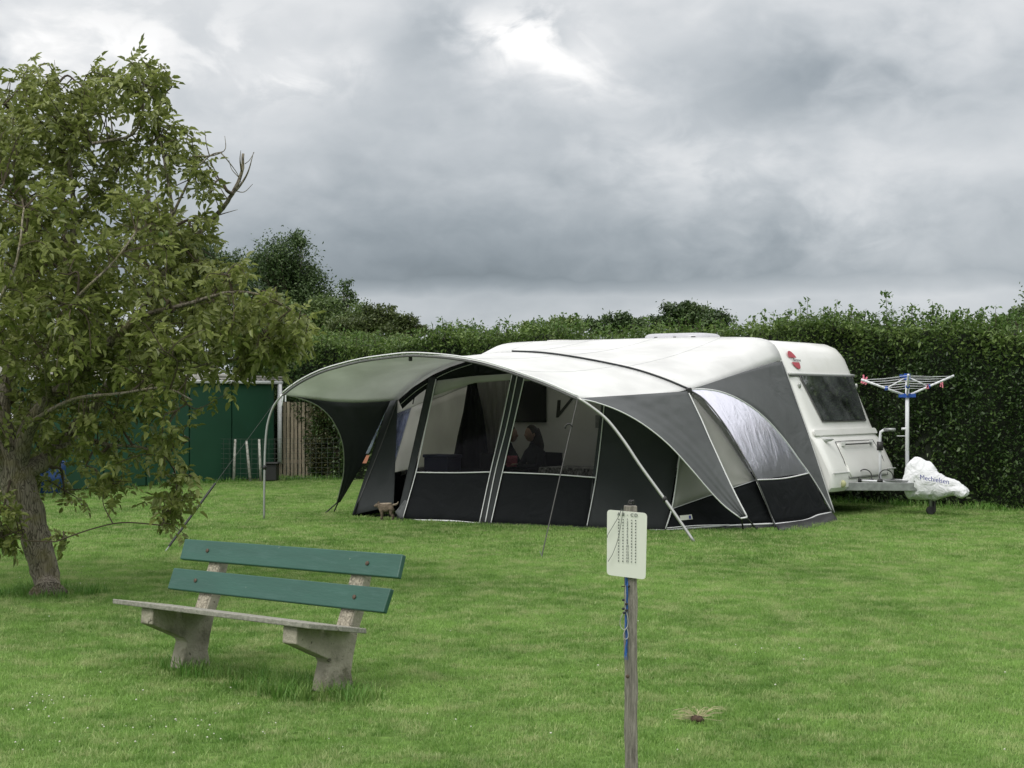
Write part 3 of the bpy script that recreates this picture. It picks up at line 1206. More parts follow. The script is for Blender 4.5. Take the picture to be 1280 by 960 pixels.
# cables hanging over the drawbar
for k, (s_, w_) in enumerate(((.02, .95), (-.28, 1.02))):
    c = W(s_ - .1, -w_ + .0, .50)
    mb = MB()
    mb.tube([c + np.array([.10 * cos(a), .03 * sin(a), .055 + .10 * sin(a)]) for a in np.linspace(-.8, 3.9, 16)], .008, 6)
    cb_ = A(mb, 'cable', M['black'], smooth=True)
    for j in (-1, 1):
        q = MB().ball(c + np.array([.09 * j, 0, -.01]), (.045, .03, .035), 8, 6)
        adopt(q.build('plug', M['black'], smooth=True), cb_)
# jockey wheel
jw = W(-1.0, -1.17, 0)
mb = MB()
mb.tube([jw + np.array([0, 0, .09]), jw + np.array([0, 0, .55])], .028, 12)
j1 = A(mb, 'jockey_wheel', M['galv'], smooth=True)
q = MB().tube([jw + np.array([-.0, -.03, .075]), jw + np.array([.0, .06, .075])], .06, 18)
q.box(jw + np.array([.045, .0, .13]), (.03, .12, .16))
adopt(q.build('wheel', M['tyre'], bevel=.01), j1)
# white grab pole of the front stabiliser with grey handle
mb = MB()
mb.tube([PD(1100, 606, -1.05), PD(1100, 575, -1.05), PD(1100, 548, -1.05), PD(1101, 540, -1.05), PD(1106, 537, -1.05)], .022, 10)
hp = A(mb, 'winding_handle', M['line'], smooth=True)
q = MB().tube([PD(1105, 537, -1.05), PD(1119, 537, -1.05)], .024, 10)
adopt(q.build('grip', M['galv'], smooth=True), hp)
q = MB().tube([PD(1100, 552, -1.05), PD(1100, 563, -1.05)], .048, 10)
adopt(q.build('sleeve', M['black'], smooth=True), hp)

# ------------------------------------------------------------------ hitch cover
ct = empty('hitch_cover', tuple(W(-1.1, -1.17, .18)), 'white creased fabric cover with blue lettering pulled over the tow hitch', 'cover')
# silhouette from the side (photo pixels), lofted to a rounded bag
top = [(1131, 600), (1134, 588), (1137, 575), (1143, 571), (1152, 572), (1165, 576), (1170, 585), (1174, 591), (1185, 596), (1197, 600), (1205, 605), (1210, 611), (1210, 614)]
bot = [(1131, 608), (1132, 616), (1136, 624), (1142, 624), (1150, 625), (1160, 625), (1168, 625), (1175, 624), (1185, 621), (1192, 620), (1200, 623), (1206, 621), (1210, 616)]
rows = []
NR = 26
for i in range(NR + 1):
    t = i / NR * (len(top) - 1)
    k = min(int(t), len(top) - 2); f_ = t - k
    a = np.array(top[k]) * (1 - f_) + np.array(top[k + 1]) * f_
    c_ = np.array(bot[k]) * (1 - f_) + np.array(bot[k + 1]) * f_
    A3, B3 = PD(a[0], a[1], -1.17), PD(c_[0], c_[1], -1.17)
    mid, hh = (A3 + B3) / 2, (A3[2] - B3[2]) / 2
    row = []
    wd = (.20 - .08 * i / NR) * (.55 + .45 * sin(pi * min(1, max(.02, i / NR)) ** .7))
    for j in range(25):
        a_ = 2 * pi * j / 24
        wob_ = 1 + .05 * sin(5 * a_ + i * .9) + .03 * sin(9 * a_ - i * 1.7)
        side = sin(a_)
        # narrower towards the top
        ww_ = wd * (1 - .25 * cos(a_)) * wob_
        off = -side * ww_
        row.append(np.array([mid[0] + off * Vv[0], mid[1] + off * Vv[1], mid[2] + hh * cos(a_) * (1 + .0 * wob_) + .012 * sin(3 * a_ + i)]))
    rows.append(row)
mb = MB().grid(rows)
mb.add(rows[0][:-1], [tuple(range(24))])
mb.add(rows[-1][:-1], [tuple(range(23, -1, -1))])
cb = A(mb, 'cover', M['cover'], root=ct, smooth=True)
cb.modifiers.new('sub', 'SUBSURF').render_levels = 1
tex = bpy.data.textures.new('crumple', 'CLOUDS'); tex.noise_scale = .11; tex.noise_depth = 2
dm = cb.modifiers.new('crumple', 'DISPLACE'); dm.texture = tex; dm.strength = .06; dm.texture_coords = 'GLOBAL'; dm.mid_level = .55
o3 = PD(1168, 599.5, -1.17 + .385)
txr = Vector((U[0], U[1], -.13))
text_obj('Mechielsen', .098, o3, txr, (0, 0, 1), M['ink_blue'], 'lettering', ct, ext=.002)
o3 = PD(1167, 604, -1.17 + .30)
lm = MB()
lm.tube([PD(1160, 603, -.87), PD(1170, 604.2, -.87)], .004, 5)
lm.tube([PD(1173, 604.5, -.87), PD(1178, 605, -.87)], .004, 5)
A(lm, 'underline', M['trim'], root=ct)

# ------------------------------------------------------------------ rotary clothes dryer
dy = PD(1134, 606, -1.25)
dr_ = empty('clothes_dryer', tuple(dy), 'rotary clothes dryer with blue joints and pink pegs open above the tow bar', 'clothes dryer')
Yd = dy[1]
P0 = lambda px, py, dyy=0.0: atY(px, py, Yd + dyy)
mb = MB().tube([P0(1134, 606), P0(1134, 472)], .028, 12)
A(mb, 'pole', M['line'], root=dr_, smooth=True)
mb = MB().tube([P0(1134, 475), P0(1134, 467)], .045, 12)
mb.box(P0(1130, 470), (.12, .06, .04))
A(mb, 'top_hub', M['blue'], root=dr_)
mb = MB().tube([P0(1134, 497), P0(1134, 492)], .055, 12)
mb.box(P0(1134, 494.5), (.24, .06, .05))
A(mb, 'lower_hub', M['blue'], root=dr_)
hub = P0(1134, 495); thub = P0(1134, 471)
R1 = .75
dirs = [Vector((-1, -.18, 0)), Vector((1, .18, 0)), Vector((-.22, -1, 0)), Vector((.22, 1, 0))]
arms = []
for i, d_ in enumerate(dirs):
    d_.normalize()
    end = Vector(hub) + d_ * (.73 if i != 0 else .70) + Vector((0, 0, .30 if i != 0 else .235))
    if i == 0: end = Vector(hub) + d_ * .71 + Vector((0, 0, .24))
    mb = MB().tube([hub, end], .017, 8)
    ar = A(mb, 'arm', M['line'], root=dr_, smooth=True)
    mid = Vector(hub) + (end - Vector(hub)) * .46
    q = MB().tube([thub, mid], .010, 6)
    adopt(q.build('strut', M['line'], smooth=True), ar)
    q = MB().ball(mid, .032, 8, 6)
    adopt(q.build('joint', M['blue'], smooth=True), ar)
    arms.append((Vector(hub), end))
mb = MB()
order = [0, 2, 1, 3]
for k in range(6):
    t = .38 + .60 * k / 5
    pts = [arms[i][0] + (arms[i][1] - arms[i][0]) * t for i in order]
    for j in range(4):
        a, c_ = pts[j], pts[(j + 1) % 4]
        m_ = (a + c_) / 2 - Vector((0, 0, .012 * t))
        mb.tube([a, m_, c_], .003, 4)
ln = A(mb, 'washing_line', M['line'], root=dr_)
for (px, py) in ((1080, 477), (1078, 475), (1082, 478)):
    pass
for k in range(7):
    mb = MB()
    p = P0(1079.5, 475.5) + np.array([random.uniform(-.045, .045), random.uniform(-.03, .03), random.uniform(-.045, .05)])
    mb.box(p, (.02, .015, .07), Matrix.Rotation(random.uniform(-1, 1), 3, 'Y'))
    A(mb, 'clothes_peg', M['pink'], root=dr_)
for (px, py) in ((1159, 482), (1177, 481)):
    for k in range(3):
        mb = MB().box(P0(px + random.uniform(-2, 2), py + random.uniform(-2, 2)), (.015, .015, .06), Matrix.Rotation(random.uniform(-.6, .6), 3, 'Y'))
        A(mb, 'clothes_peg', M['pink'], root=dr_)
A(MB().tube([P0(1121, 545), P0(1134, 545)], .006, 6), 'clamp_pin', M['line'], root=dr_)
mb = MB().tube([P0(1127, 536), P0(1134, 536)], .018, 8)
A(mb, 'clamp_handle', M['line'], root=dr_)

# ------------------------------------------------------------------ awning
aw = empty('awning', tuple(W(3, 1.8, 0)), 'dome awning with white roof, charcoal walls and sun canopy pitched against the caravan', 'awning')


def AW(mb, name, m, **k):
    return A(mb, name, m, root=aw, **k)


HOOP_D = 3.0
hoop_px = [(860, 487), (830, 474.5), (795, 463), (760, 455), (720, 447.5), (680, 442), (640, 440), (612, 442), (585, 447.5), (562, 455), (540, 465), (515, 482), (497, 500)]
hoop_sz = [SD(x, y, HOOP_D) for x, y in hoop_px]
hs = np.array([a[0] for a in hoop_sz]); hz = np.array([a[1] for a in hoop_sz])


def zh(s):
    return float(np.interp(s, hs, hz))


def dbot(s):
    return float(np.interp(s, [.84, 2.0, 3.35, 4.75, 5.84], [3.33, 3.60, 3.75, 3.86, 3.70]))


def dfront(s, z):
    t = min(1.0, max(-.1, z / zh(s)))
    return dbot(s) + (HOOP_D - dbot(s)) * t


def FW(px, py, off=0.0):
    d = 3.4
    for _ in range(9):
        s, z = SD(px, py, d)
        d = dfront(s, z) + off
    return W(s, d, z)


def resample(c, n):
    c = np.asarray(c, float)
    seg = np.r_[0, np.cumsum(np.linalg.norm(np.diff(c, axis=0), axis=1))]
    t = np.linspace(0, seg[-1], n)
    return np.stack([np.interp(t, seg, c[:, k]) for k in range(c.shape[1])], 1)


def spline(c, n):
    """smooth Catmull-Rom resample"""
    c = np.asarray(c, float)
    e = np.vstack([2 * c[0] - c[1], c, 2 * c[-1] - c[-2]])
    out = []
    for i in range(1, len(e) - 2):
        for t in np.linspace(0, 1, 8, endpoint=False):
            out.append(.5 * ((2 * e[i]) + (-e[i - 1] + e[i + 1]) * t + (2 * e[i - 1] - 5 * e[i] + 4 * e[i + 1] - e[i + 2]) * t * t + (-e[i - 1] + 3 * e[i] - 3 * e[i + 1] + e[i + 2]) * t ** 3))
    out.append(c[-1])
    return resample(out, n)


def loft(c1, c2, n=24, m=8):
    a, b_ = resample(c1, n), resample(c2, n)
    return [[a[i] * (1 - j / m) + b_[i] * (j / m) for i in range(n)] for j in range(m + 1)]


def fpanel(name, top, bot_, mt, fn=FW, n=14, m=10, off=0.0, crease=0.0, solid=.004, root=None):
    """cloth panel between two pixel polylines, laid on a tent surface"""
    a, b_ = resample(top, n), resample(bot_, n)
    G_ = []
    for j in range(m + 1):
        t = j / m
        row = []
        for i in range(n):
            p = a[i] * (1 - t) + b_[i] * t
            o_ = off
            if crease and 0 < j < m and 0 < i < n - 1:
                o_ += crease * (sin(i * 1.9 + j * .8) * .5 + sin(i * .9 - j * 1.4 + 2) * .5)
            row.append(fn(p[0], p[1], o_))
        G_.append(row)
    mb = MB().grid(G_)
    o = mb.build(name, mt, fixn=False, smooth=True, solid=solid)
    return adopt(o, root or aw)


def pipe(name, px, mt, r=.010, fn=FW, off=.012, n=None, smoothc=True, root=None):
    r = r * .82
    pp = spline(px, n or max(6, len(px) * 5)) if (smoothc and len(px) > 2) else resample(px, n or 10)
    mb = MB().tube([fn(x, y, off) for x, y in pp], r, 6)
    o = mb.build(name, mt, fixn=False, smooth=True)
    return adopt(o, root or aw)


# side walls
K3 = PD(860, 487, HOOP_D)
B3 = gnd(832, 663.5)
Mf = gnd(969, 660)
n1 = np.cross(B3 - K3, Mf - K3); n1 /= np.linalg.norm(n1)
if n1[1] > 0: n1 = -n1


def SW1(px, py, off=0.0):
    return hit(px, py, K3 + n1 * off, n1)


def lerp(a, b, t):
    return a * (1 - t) + b * t


rail_px = [(978, 450), (983, 466), (996, 502), (1010, 541), (1026, 586), (1043, 640)]
rail3 = np.array([PD(x, y, 0.03) for x, y in rail_px])
pole_px = np.array([(860, 487), (880, 500), (905, 531), (925, 564), (945, 600), (969, 660)])
pole3 = []
for i, (x, y) in enumerate(pole_px):
    t = (y - 487) / (660 - 487)
    pole3.append(atY(x, y, K3[1] * (1 - t) + Mf[1] * t - .10 * sin(pi * t)))
pole3 = np.array(pole3)
NP, NWd = 41, 41
pc = spline(pole3, NP); rc = spline(rail3, NP)
grid3 = np.array([[lerp(pc[i], rc[i], j / (NWd - 1)) for j in range(NWd)] for i in range(NP)])
gpx = CX + F * grid3[..., 0] / grid3[..., 1]
gpy = HY - F * (grid3[..., 2] - EYE) / grid3[..., 1]


def bil(i, j):
    i = min(max(i, 0), NP - 1.0001); j = min(max(j, 0), NWd - 1.0001)
    a, c = int(i), int(j); u, v = i - a, j - c
    return grid3[a, c] * (1 - u) * (1 - v) + grid3[a + 1, c] * u * (1 - v) + grid3[a, c + 1] * (1 - u) * v + grid3[a + 1, c + 1] * u * v


def SW2(px, py, off=0.0):
    k = np.argmin((gpx - px) ** 2 + (gpy - py) ** 2)
    i, j = float(k // NWd), float(k % NWd)
    for _ in range(5):
        p0 = proj(bil(i, j)); e = .05
        i_ = i if i < NP - 1.1 else i - e
        j_ = j if j < NWd - 1.1 else j - e
        Ji = (proj(bil(i_ + e, j)) - proj(bil(i_, j))) / e
        Jj = (proj(bil(i, j_ + e)) - proj(bil(i, j_))) / e
        J = np.array([Ji, Jj]).T
        if abs(np.linalg.det(J)) < 1e-3: break
        dl = np.linalg.solve(J, np.array([px, py]) - p0)
        i = min(max(i + dl[0], 0), NP - 1); j = min(max(j + dl[1], 0), NWd - 1)
    b0 = bil(i, j)
    e = .5
    ni = bil(min(i + e, NP - 1), j) - bil(max(i - e, 0), j); nj = bil(i, min(j + e, NWd - 1)) - bil(i, max(j - e, 0))
    nn = np.cross(ni, nj); L_ = np.linalg.norm(nn)
    if L_ > 1e-9:
        nn /= L_
        if nn[1] > 0: nn = -nn
        b0 = b0 + nn * off
    # keep the pixel position: slide along the view ray to the same depth
    return atY(px, py, b0[1]) if abs(proj(b0)[0] - px) < 6 else b0


# --- roof between hoop and caravan rail
rail_roof = [(.794, 2.26), (.84, 2.38), (.93, 2.50), (1.10, 2.575), (1.5, 2.605), (2.5, 2.62), (3.5, 2.62), (5.0, 2.615), (5.7, 2.59), (6.0, 2.49), (6.17, 2.30)]
c_rail = [W(s, .02, z) for s, z in rail_roof]
c_hoop = [PD(x, y, HOOP_D) for x, y in hoop_px]
G_ = []
n_, m_ = 46, 12
a_, b_ = resample(c_rail, n_), resample(c_hoop, n_)
# pair by s fraction, not arclength, keeps the corners true
ra = np.array(rail_roof); tr = np.linspace(0, 1, n_)
ss = ra[0, 0] + (ra[-1, 0] - ra[0, 0]) * (tr ** 1.0)
a_ = resample(spline(c_rail, 200), n_)
b_ = resample(spline(c_hoop, 200), n_)
for j in range(m_ + 1):
    t = j / m_
    G_.append([a_[i] * (1 - t) + b_[i] * t - np.array([0, 0, .05 * sin(pi * t) * (1 if 3 < i < n_ - 4 else .4)]) for i in range(n_)])
ROOF = G_
AW(MB().grid(G_), 'roof', M['white_fabric'], smooth=True, solid=.004)

# --- canopy between hoop and outer hoop
OUT_D = 4.8
outer_px = [(722, 497), (702, 488), (680, 478.5), (655, 469.5), (630, 461), (600, 452.5), (570, 447), (540, 444), (510, 443), (480, 446), (450, 450.5), (420, 458), (400, 464.5), (380, 474), (364, 484), (353, 493)]
c_out = spline([PD(x, y, OUT_D) for x, y in outer_px], 60)
c_in = spline(c_hoop, 60)
N_ = 60
G_ = []
for j in range(11):
    t = j / 10
    G_.append([lerp(c_in[i], c_out[i], t) - np.array([0, 0, (.035 + .035 * abs(2 * i / (N_ - 1) - 1)) * sin(pi * t)]) for i in range(N_)])
CANO = G_
AW(MB().grid(G_), 'canopy', M['white_fabric'], smooth=True, solid=.004)
# black seam band on the leading edge and poles
mb = MB().tube([p + np.array([0, .0, -.022]) for p in c_out], .014, 8)
AW(mb, 'canopy_hem', M['seam'], smooth=True)
# outer pole: legs and arch (the arch runs in the hem)
leg_l = [PD(353, 493, OUT_D), PD(342, 508, OUT_D + .03), PD(334.5, 530, OUT_D + .08), PD(331.5, 560, OUT_D + .12), PD(330.5, 600, OUT_D + .16), gnd(330, 650)]
leg_l = spline(leg_l, 26)
leg_r0 = PD(722, 497, OUT_D); leg_r1 = gnd(868, 678)
lr = []
for (x, y) in ((722, 497), (741, 510), (760, 526), (781, 553), (801, 583), (835, 630), (868, 678)):
    t = (y - 497) / 181
    lr.append(atY(x, y, leg_r0[1] * (1 - t) + leg_r1[1] * t))
lr = spline(lr, 34)
mb = MB().tube(list(leg_l), .016, 8)
AW(mb, 'canopy_pole', M['pole_grey'], smooth=True)
mb = MB().tube(list(lr), .019, 8)
AW(mb, 'canopy_pole', M['pole_grey'], smooth=True)
arch = [p + np.array([0, -.01, .022]) for p in c_out]
mb = MB().tube(arch, .010, 8)
AW(mb, 'canopy_pole', M['piping'], smooth=True)
for p in (leg_l[15], lr[24]):
    mb = MB().ball(p, (.03, .03, .04), 8, 6)
    AW(mb, 'pole_clamp', M['black'], smooth=True)
# hoop pole over the roof and down the side window
hp_ = [p + np.array([0, -.004, .014]) for p in spline(c_hoop[:7], 50)]
mb = MB().tube(hp_, .012, 8)
AW(mb, 'hoop_pole', M['wall_grey'], smooth=True)
sp_ = [p + n1 * .02 for p in pc]
mb = MB().tube(sp_, .010, 8)
AW(mb, 'side_pole', M['seam'], smooth=True)
mb = MB().box(K3 + np.array([.01, -.03, -.02]), (.07, .07, .09))
AW(mb, 'pole_joint', M['black'], bevel=.015)
mb = MB().box(PD(513, 448, OUT_D - .05), (.05, .05, .07))
AW(mb, 'hem_clip', M['black'], bevel=.01)

# --- front wall. header band (dark) under the hoop
hoop_low = [(852, 487), (830, 478), (795, 466), (760, 458), (720, 451), (680, 446), (640, 443.5), (612, 446), (585, 452), (562, 460), (545, 470)]
hdr_bot = [(757, 513), (740, 503), (715, 492), (690, 480), (655, 468), (640, 467), (612, 469), (590, 471), (565, 474), (545, 476)]
fpanel('header', [(760, 458), (720, 451), (680, 446), (640, 443.5), (612, 446), (585, 452), (562, 460), (545, 470)], [(757, 480), (720, 474), (690, 470), (655, 468), (640, 467), (612, 469), (590, 471), (545, 476)], M['dark_fabric'], n=20, m=4, off=-.02)
fpanel('header', [(598, 448), (585, 451.5), (562, 459), (540, 469), (515, 485), (498, 500)], [(598, 470), (580, 470), (562, 472), (545, 478), (523, 493), (503, 511)], M['dark_fabric'], n=20, m=3, off=-.01)
pipe('piping', [(590, 455), (566, 463), (543, 474), (520, 489), (500, 506)], M['trim'], .005, off=.01)
# corner panel
fpanel('front_panel', [(757, 461), (805, 468), (862, 489)], [(733, 661), (780, 662), (832, 664)], M['wall_grey'], n=10, m=18, crease=.006)
# left strip beside door opening and rolled door
fpanel('door_strip', [(536, 472), (546, 472)], [(495, 652), (503, 651)], M['wall_grey'], n=4, m=16, off=.015)
# windows
fpanel('window_film', [(543, 476), (640, 468)], [(521, 590), (612, 590)], M['film_dark'], n=8, m=8, solid=0)
fpanel('window_film', [(656, 469), (757, 478)], [(627, 590), (744, 597)], M['film_dark'], n=8, m=8, solid=0)
# pale valances inside the left window
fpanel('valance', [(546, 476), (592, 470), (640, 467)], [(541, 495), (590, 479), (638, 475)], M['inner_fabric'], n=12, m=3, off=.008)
fpanel('valance', [(657, 469), (668, 471)], [(655, 476), (676, 476)], M['inner_fabric'], n=4, m=2, off=.008)
# centre strip
fpanel('centre_strip', [(641, 466), (656, 468)], [(600, 656), (614, 657)], M['wall_grey'], n=4, m=18, off=.012)
# lower panels
fpanel('lower_panel', [(521, 590), (570, 591), (617, 590)], [(503, 650), (550, 651), (602, 655)], M['dark_fabric'], n=14, m=7, crease=.008)
fpanel('lower_panel', [(627, 591), (690, 593), (745, 597)], [(613, 656), (680, 658), (733, 661)], M['dark_fabric'], n=14, m=7, crease=.008)
M['seam_cloth'] = mat('stitched seam', (.03, .032, .034), rough=.9)
M['seam_white'] = mat('stitched roof seam', (.66, .67, .67), rough=.9)
for k_ in (9, 18, 27, 36):
    AW(MB().tube([np.array(G_row[k_]) + np.array([0, 0, .004]) for G_row in ROOF], .004, 4), 'seam', M['seam_white'])
for k_ in (13, 24, 36, 48):
    AW(MB().tube([np.array(G_row[k_]) + np.array([0, 0, .003]) for G_row in CANO], .004, 4), 'seam', M['seam_white'])
# mud skirt to the ground
def skirt(px, name, m=M['black_skirt'], fn=FW):
    pp = resample(px, 30)
    r0, r1 = [], []
    for i, (x, y) in enumerate(pp):
        p = fn(x, y, .0)
        q = np.array([p[0], p[1] - .05 - .03 * sin(i * 1.3), -.005])
        if p[2] < 0.01: p = np.array([p[0], p[1], .02])
        r0.append(p); r1.append(q)
    mid = [lerp(a, b, .5) + np.array([0, -.01 * sin(i * 2.1), .0]) for i, (a, b) in enumerate(zip(r0, r1))]
    return AW(MB().grid([r0, mid, r1]), name, m, smooth=True, solid=.003)


skirt([(503, 649), (602, 655), (733, 661), (832, 663)], 'mud_skirt')
skirt([(832, 662), (900, 656), (968, 653)], 'mud_skirt', fn=SW1)
# white piping
pipe('piping', [(521, 590.5), (570, 591), (613, 590)], M['piping'], .011)
pipe('piping', [(628, 590.5), (690, 593), (744, 597)], M['piping'], .011)
pipe('piping', [(503, 650), (560, 651), (602, 654.5)], M['piping'], .014)
pipe('piping', [(613, 655.5), (690, 659), (760, 661), (831, 663)], M['piping'], .014)
pipe('piping', [(545, 474), (533, 530), (520, 590), (503, 650)], M['piping'], .009, off=.022)
pipe('piping', [(640, 468), (627, 530), (613, 590), (599, 655)], M['piping'], .009, off=.022)
pipe('piping', [(647, 467), (634, 530), (619, 590), (606, 656)], M['piping'], .009, off=.026)
pipe('piping', [(656, 469), (642, 530), (628, 590), (613, 657)], M['piping'], .009, off=.022)
pipe('piping', [(757, 480), (753, 530), (745, 597), (733, 661)], M['piping'], .008)
for x, y in ((503, 651), (602, 657), (613, 658), (733, 662), (832, 664), (968, 660), (606, 657)):
    p = gnd(x, y + 1)
    q = FW(x, y - 5) if x < 833 else SW1(x, y - 5)
    mb = MB().tube([q, p + np.array([0, -.03, -.03])], .010, 6)
    AW(mb, 'peg_strap', M['strap'])

# --- door opening: left flap and left wall
fpanel('door_flap', [(487, 500), (497, 500)], [(440, 644), (492, 632)], M['wall_grey'], n=8, m=18, off=.02, crease=.006)
pipe('piping', [(497, 500), (475, 560), (442, 643)], M['seam'], .010, off=.03)
# rolled door on the right of the opening
mb = MB()
rp = spline([(541, 478), (536, 505), (528, 530), (519, 565), (517, 592), (509, 618)], 20)
mb.tube([FW(x, y, -.06) for x, y in rp], [.035 + .012 * sin(i * 1.1) for i in range(20)], 8)
AW(mb, 'rolled_door', M['wall_grey'], smooth=True)
fpanel('door_corner', [(506, 625), (509, 626)], [(494, 640), (502, 650)], M['grey_fabric'], n=6, m=5, off=.03, crease=.02)
for px in ([(515, 487), (518, 496), (516, 505)], [(488, 540), (490, 562), (494, 568)]):
    mb = MB().tube([FW(x, y, -.2) for x, y in px], .008, 5)
    AW(mb, 'tie_strap', M['strap'])
# left side wall: from the left hoop leg back to the caravan
footL = gnd(440, 646)
legL = spline([PD(497, 500, HOOP_D), PD(483, 535, HOOP_D + .2), PD(462, 590, HOOP_D + .42), footL], 24)
backL = resample([W(6.17, .02, 2.28), W(6.20, .02, 1.2), W(6.2, .02, 0)], 24)


def left_piece(name, t0, t1, w0, w1, mt, off=0, n=10, m=10):
    G_ = []
    for j in range(m + 1):
        i_ = (t0 + (t1 - t0) * j / m) * 23
        k = min(int(i_), 22); f_ = i_ - k
        a = lerp(legL[k], legL[k + 1], f_); b__ = lerp(backL[k], backL[k + 1], f_)
        G_.append([lerp(a, b__, w0 + (w1 - w0) * i / n) + np.array([off + .02 * sin(3.1 * (w0 + (w1 - w0) * i / n) * 5), 0, 0]) for i in range(n + 1)])
    return AW(MB().grid(G_), name, mt, smooth=True, solid=.004)


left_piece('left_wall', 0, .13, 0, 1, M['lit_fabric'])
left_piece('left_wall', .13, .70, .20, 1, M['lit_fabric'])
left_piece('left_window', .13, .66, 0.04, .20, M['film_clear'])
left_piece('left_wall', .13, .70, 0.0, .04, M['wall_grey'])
left_piece('left_wall_lower', .66, 1, 0, 1, M['dark_fabric'])
# black lower curtain on the caravan side that closes off the wheel space
mb = MB()
G_ = [[W(6.1 - 5.6 * i / 30, .10 + .02 * sin(i * 1.7), z) for i in range(31)] for z in (.62, .3, -.0)]
AW(MB().grid(G_), 'draught_skirt', M['dark_fabric'], smooth=True, solid=.003)
M['groundsheet'] = mat('dark groundsheet', (.035, .036, .04), rough=.9)
mb = MB().grid([[W(.6, 3.2, .006), W(3.3, 3.5, .006), W(5.6, 3.5, .006)], [W(.3, 0, .006), W(3.3, 0, .006), W(6.0, 0, .006)]])
AW(mb, 'groundsheet', M['groundsheet'], fixn=False)
# curtain and dark gap sheet hanging inside, in front of the caravan door
def curtain(pxs, d, name='curtain'):
    """pxs: rows of (left px, right px, y)"""
    G_ = []
    for (x0, x1, y) in pxs:
        G_.append([PD(x0 + (x1 - x0) * i / 16, y, d + .05 * sin(i * 1.6)) for i in range(17)])
    AW(MB().grid(G_), name, M['inner_fabric'], smooth=True, solid=.004)


G_ = []
for (x0, x1, y) in ((587, 593, 466), (583, 598, 490), (579, 604, 515), (572, 608, 545), (564, 612, 586)):
    G_.append([PD(x0 + (x1 - x0) * i / 12, y, 1.0 + .05 * sin(i * 1.6)) for i in range(13)])
AW(MB().grid(G_), 'dark_gap_sheet', M['dark_fabric'], smooth=True, solid=.004)  # dark sheet standing in for the unlit gap between the drapes
curtain([(588, 636, 462), (592, 636, 490), (598, 634, 515), (606, 630, 540), (612, 626, 580)], .7)

# --- right side walls
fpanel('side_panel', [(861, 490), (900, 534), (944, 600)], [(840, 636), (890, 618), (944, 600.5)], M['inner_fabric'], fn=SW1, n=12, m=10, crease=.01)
fpanel('side_lower_panel', [(840, 636), (890, 619), (944, 601)], [(832, 662), (900, 657), (967, 655)], M['dark_fabric'], fn=SW1, n=14, m=8, crease=.012)
pipe('piping', [(861, 489), (850, 568), (841, 630), (832, 661)], M['piping'], .011, fn=SW1)
pipe('piping', [(840, 636), (890, 618.5), (944, 600.5)], M['line'], .005, fn=SW1)
pipe('piping', [(833, 662.5), (900, 657.5), (967, 654.5)], M['piping'], .014, fn=SW1)
pipe('piping', [(834, 660), (870, 657.0), (912, 656)], M['piping'], .008, fn=SW1, off=.04)
arch_px = [(862, 487), (880, 486.5), (900, 489.5), (920, 497), (940, 509), (958, 524), (972, 539), (985, 555), (1000, 576), (1011, 591)]
# window film
def lofted(name, ca, cb_, mt, n=16, m=12, **k):
    return fpanel(name, ca, cb_, mt, fn=SW2, n=n, m=m, **k)


lofted('side_window_film', arch_px, [(862, 489), (880, 500), (905, 531), (925, 564), (945, 600)], M['film_side'], n=22, m=14, solid=0)
lofted('side_wall', [(864, 487), (920, 468), (978, 450), (996, 502), (1026, 586), (1043, 640)], arch_px + [(1025, 614), (1038, 640)], M['grey_fabric'], n=30, m=10, crease=.004)
lofted('side_lower_panel', [(945, 600), (980, 597.5), (1011, 591)], [(968, 655), (1005, 650), (1037, 640)], M['dark_fabric'], n=16, m=8, crease=.012)
pipe('piping', arch_px + [(1025, 613), (1039, 638)], M['piping'], .012, fn=SW2)
pipe('piping', [(945, 600), (980, 598), (1011, 591.5)], M['piping'], .012, fn=SW2)
pipe('piping', [(946, 602), (957, 628), (969, 656)], M['piping'], .010, fn=SW2, off=.03)
pipe('piping', [(968, 655), (1005, 650.5), (1022, 644), (1039, 640.5)], M['piping'], .013, fn=SW2)
pipe('bead', [(978, 451), (996, 502), (1012, 547), (1043, 641)], M['trim'], .012, fn=SW2, off=.02)
# mud skirt, loose and creased
r0 = [SW2(x, y, 0) for x, y in resample([(968, 655), (1005, 650), (1040, 640)], 24)]
r1 = []
for i, (x, y) in enumerate(resample([(974, 664), (1010, 662), (1030, 657), (1048, 652)], 24)):
    r1.append(gnd(x, y + .4 * sin(i * .8)))
mid = [lerp(a, b_, .55) + np.array([.0, -.05 + .02 * sin(i * .5), .01 * sin(i * .7)]) for i, (a, b_) in enumerate(zip(r0, r1))]
AW(MB().grid([r0, mid, r1]), 'mud_skirt', M['black_skirt'], smooth=True, solid=.003)

# --- wings of the canopy
tipL = W(6.45, 3.55, .16)
wl_top = resample([PD(353, 493, OUT_D), PD(400, 496, 4.4), PD(450, 496, 3.7), PD(492, 492, 3.05)], 20)
# left wing: strip loft from outer concave edge to inner edge
edge_o = [(353, 493), (375, 498), (395, 506), (410, 518), (420, 533), (427, 550), (430, 570), (429, 595), (425, 612), (421, 628)]
edge_i = [(492, 492), (487, 503), (480, 520), (472, 540), (462, 562), (452, 582), (444, 596), (436, 610), (430, 620), (425, 628)]
ytip = tipL[1]


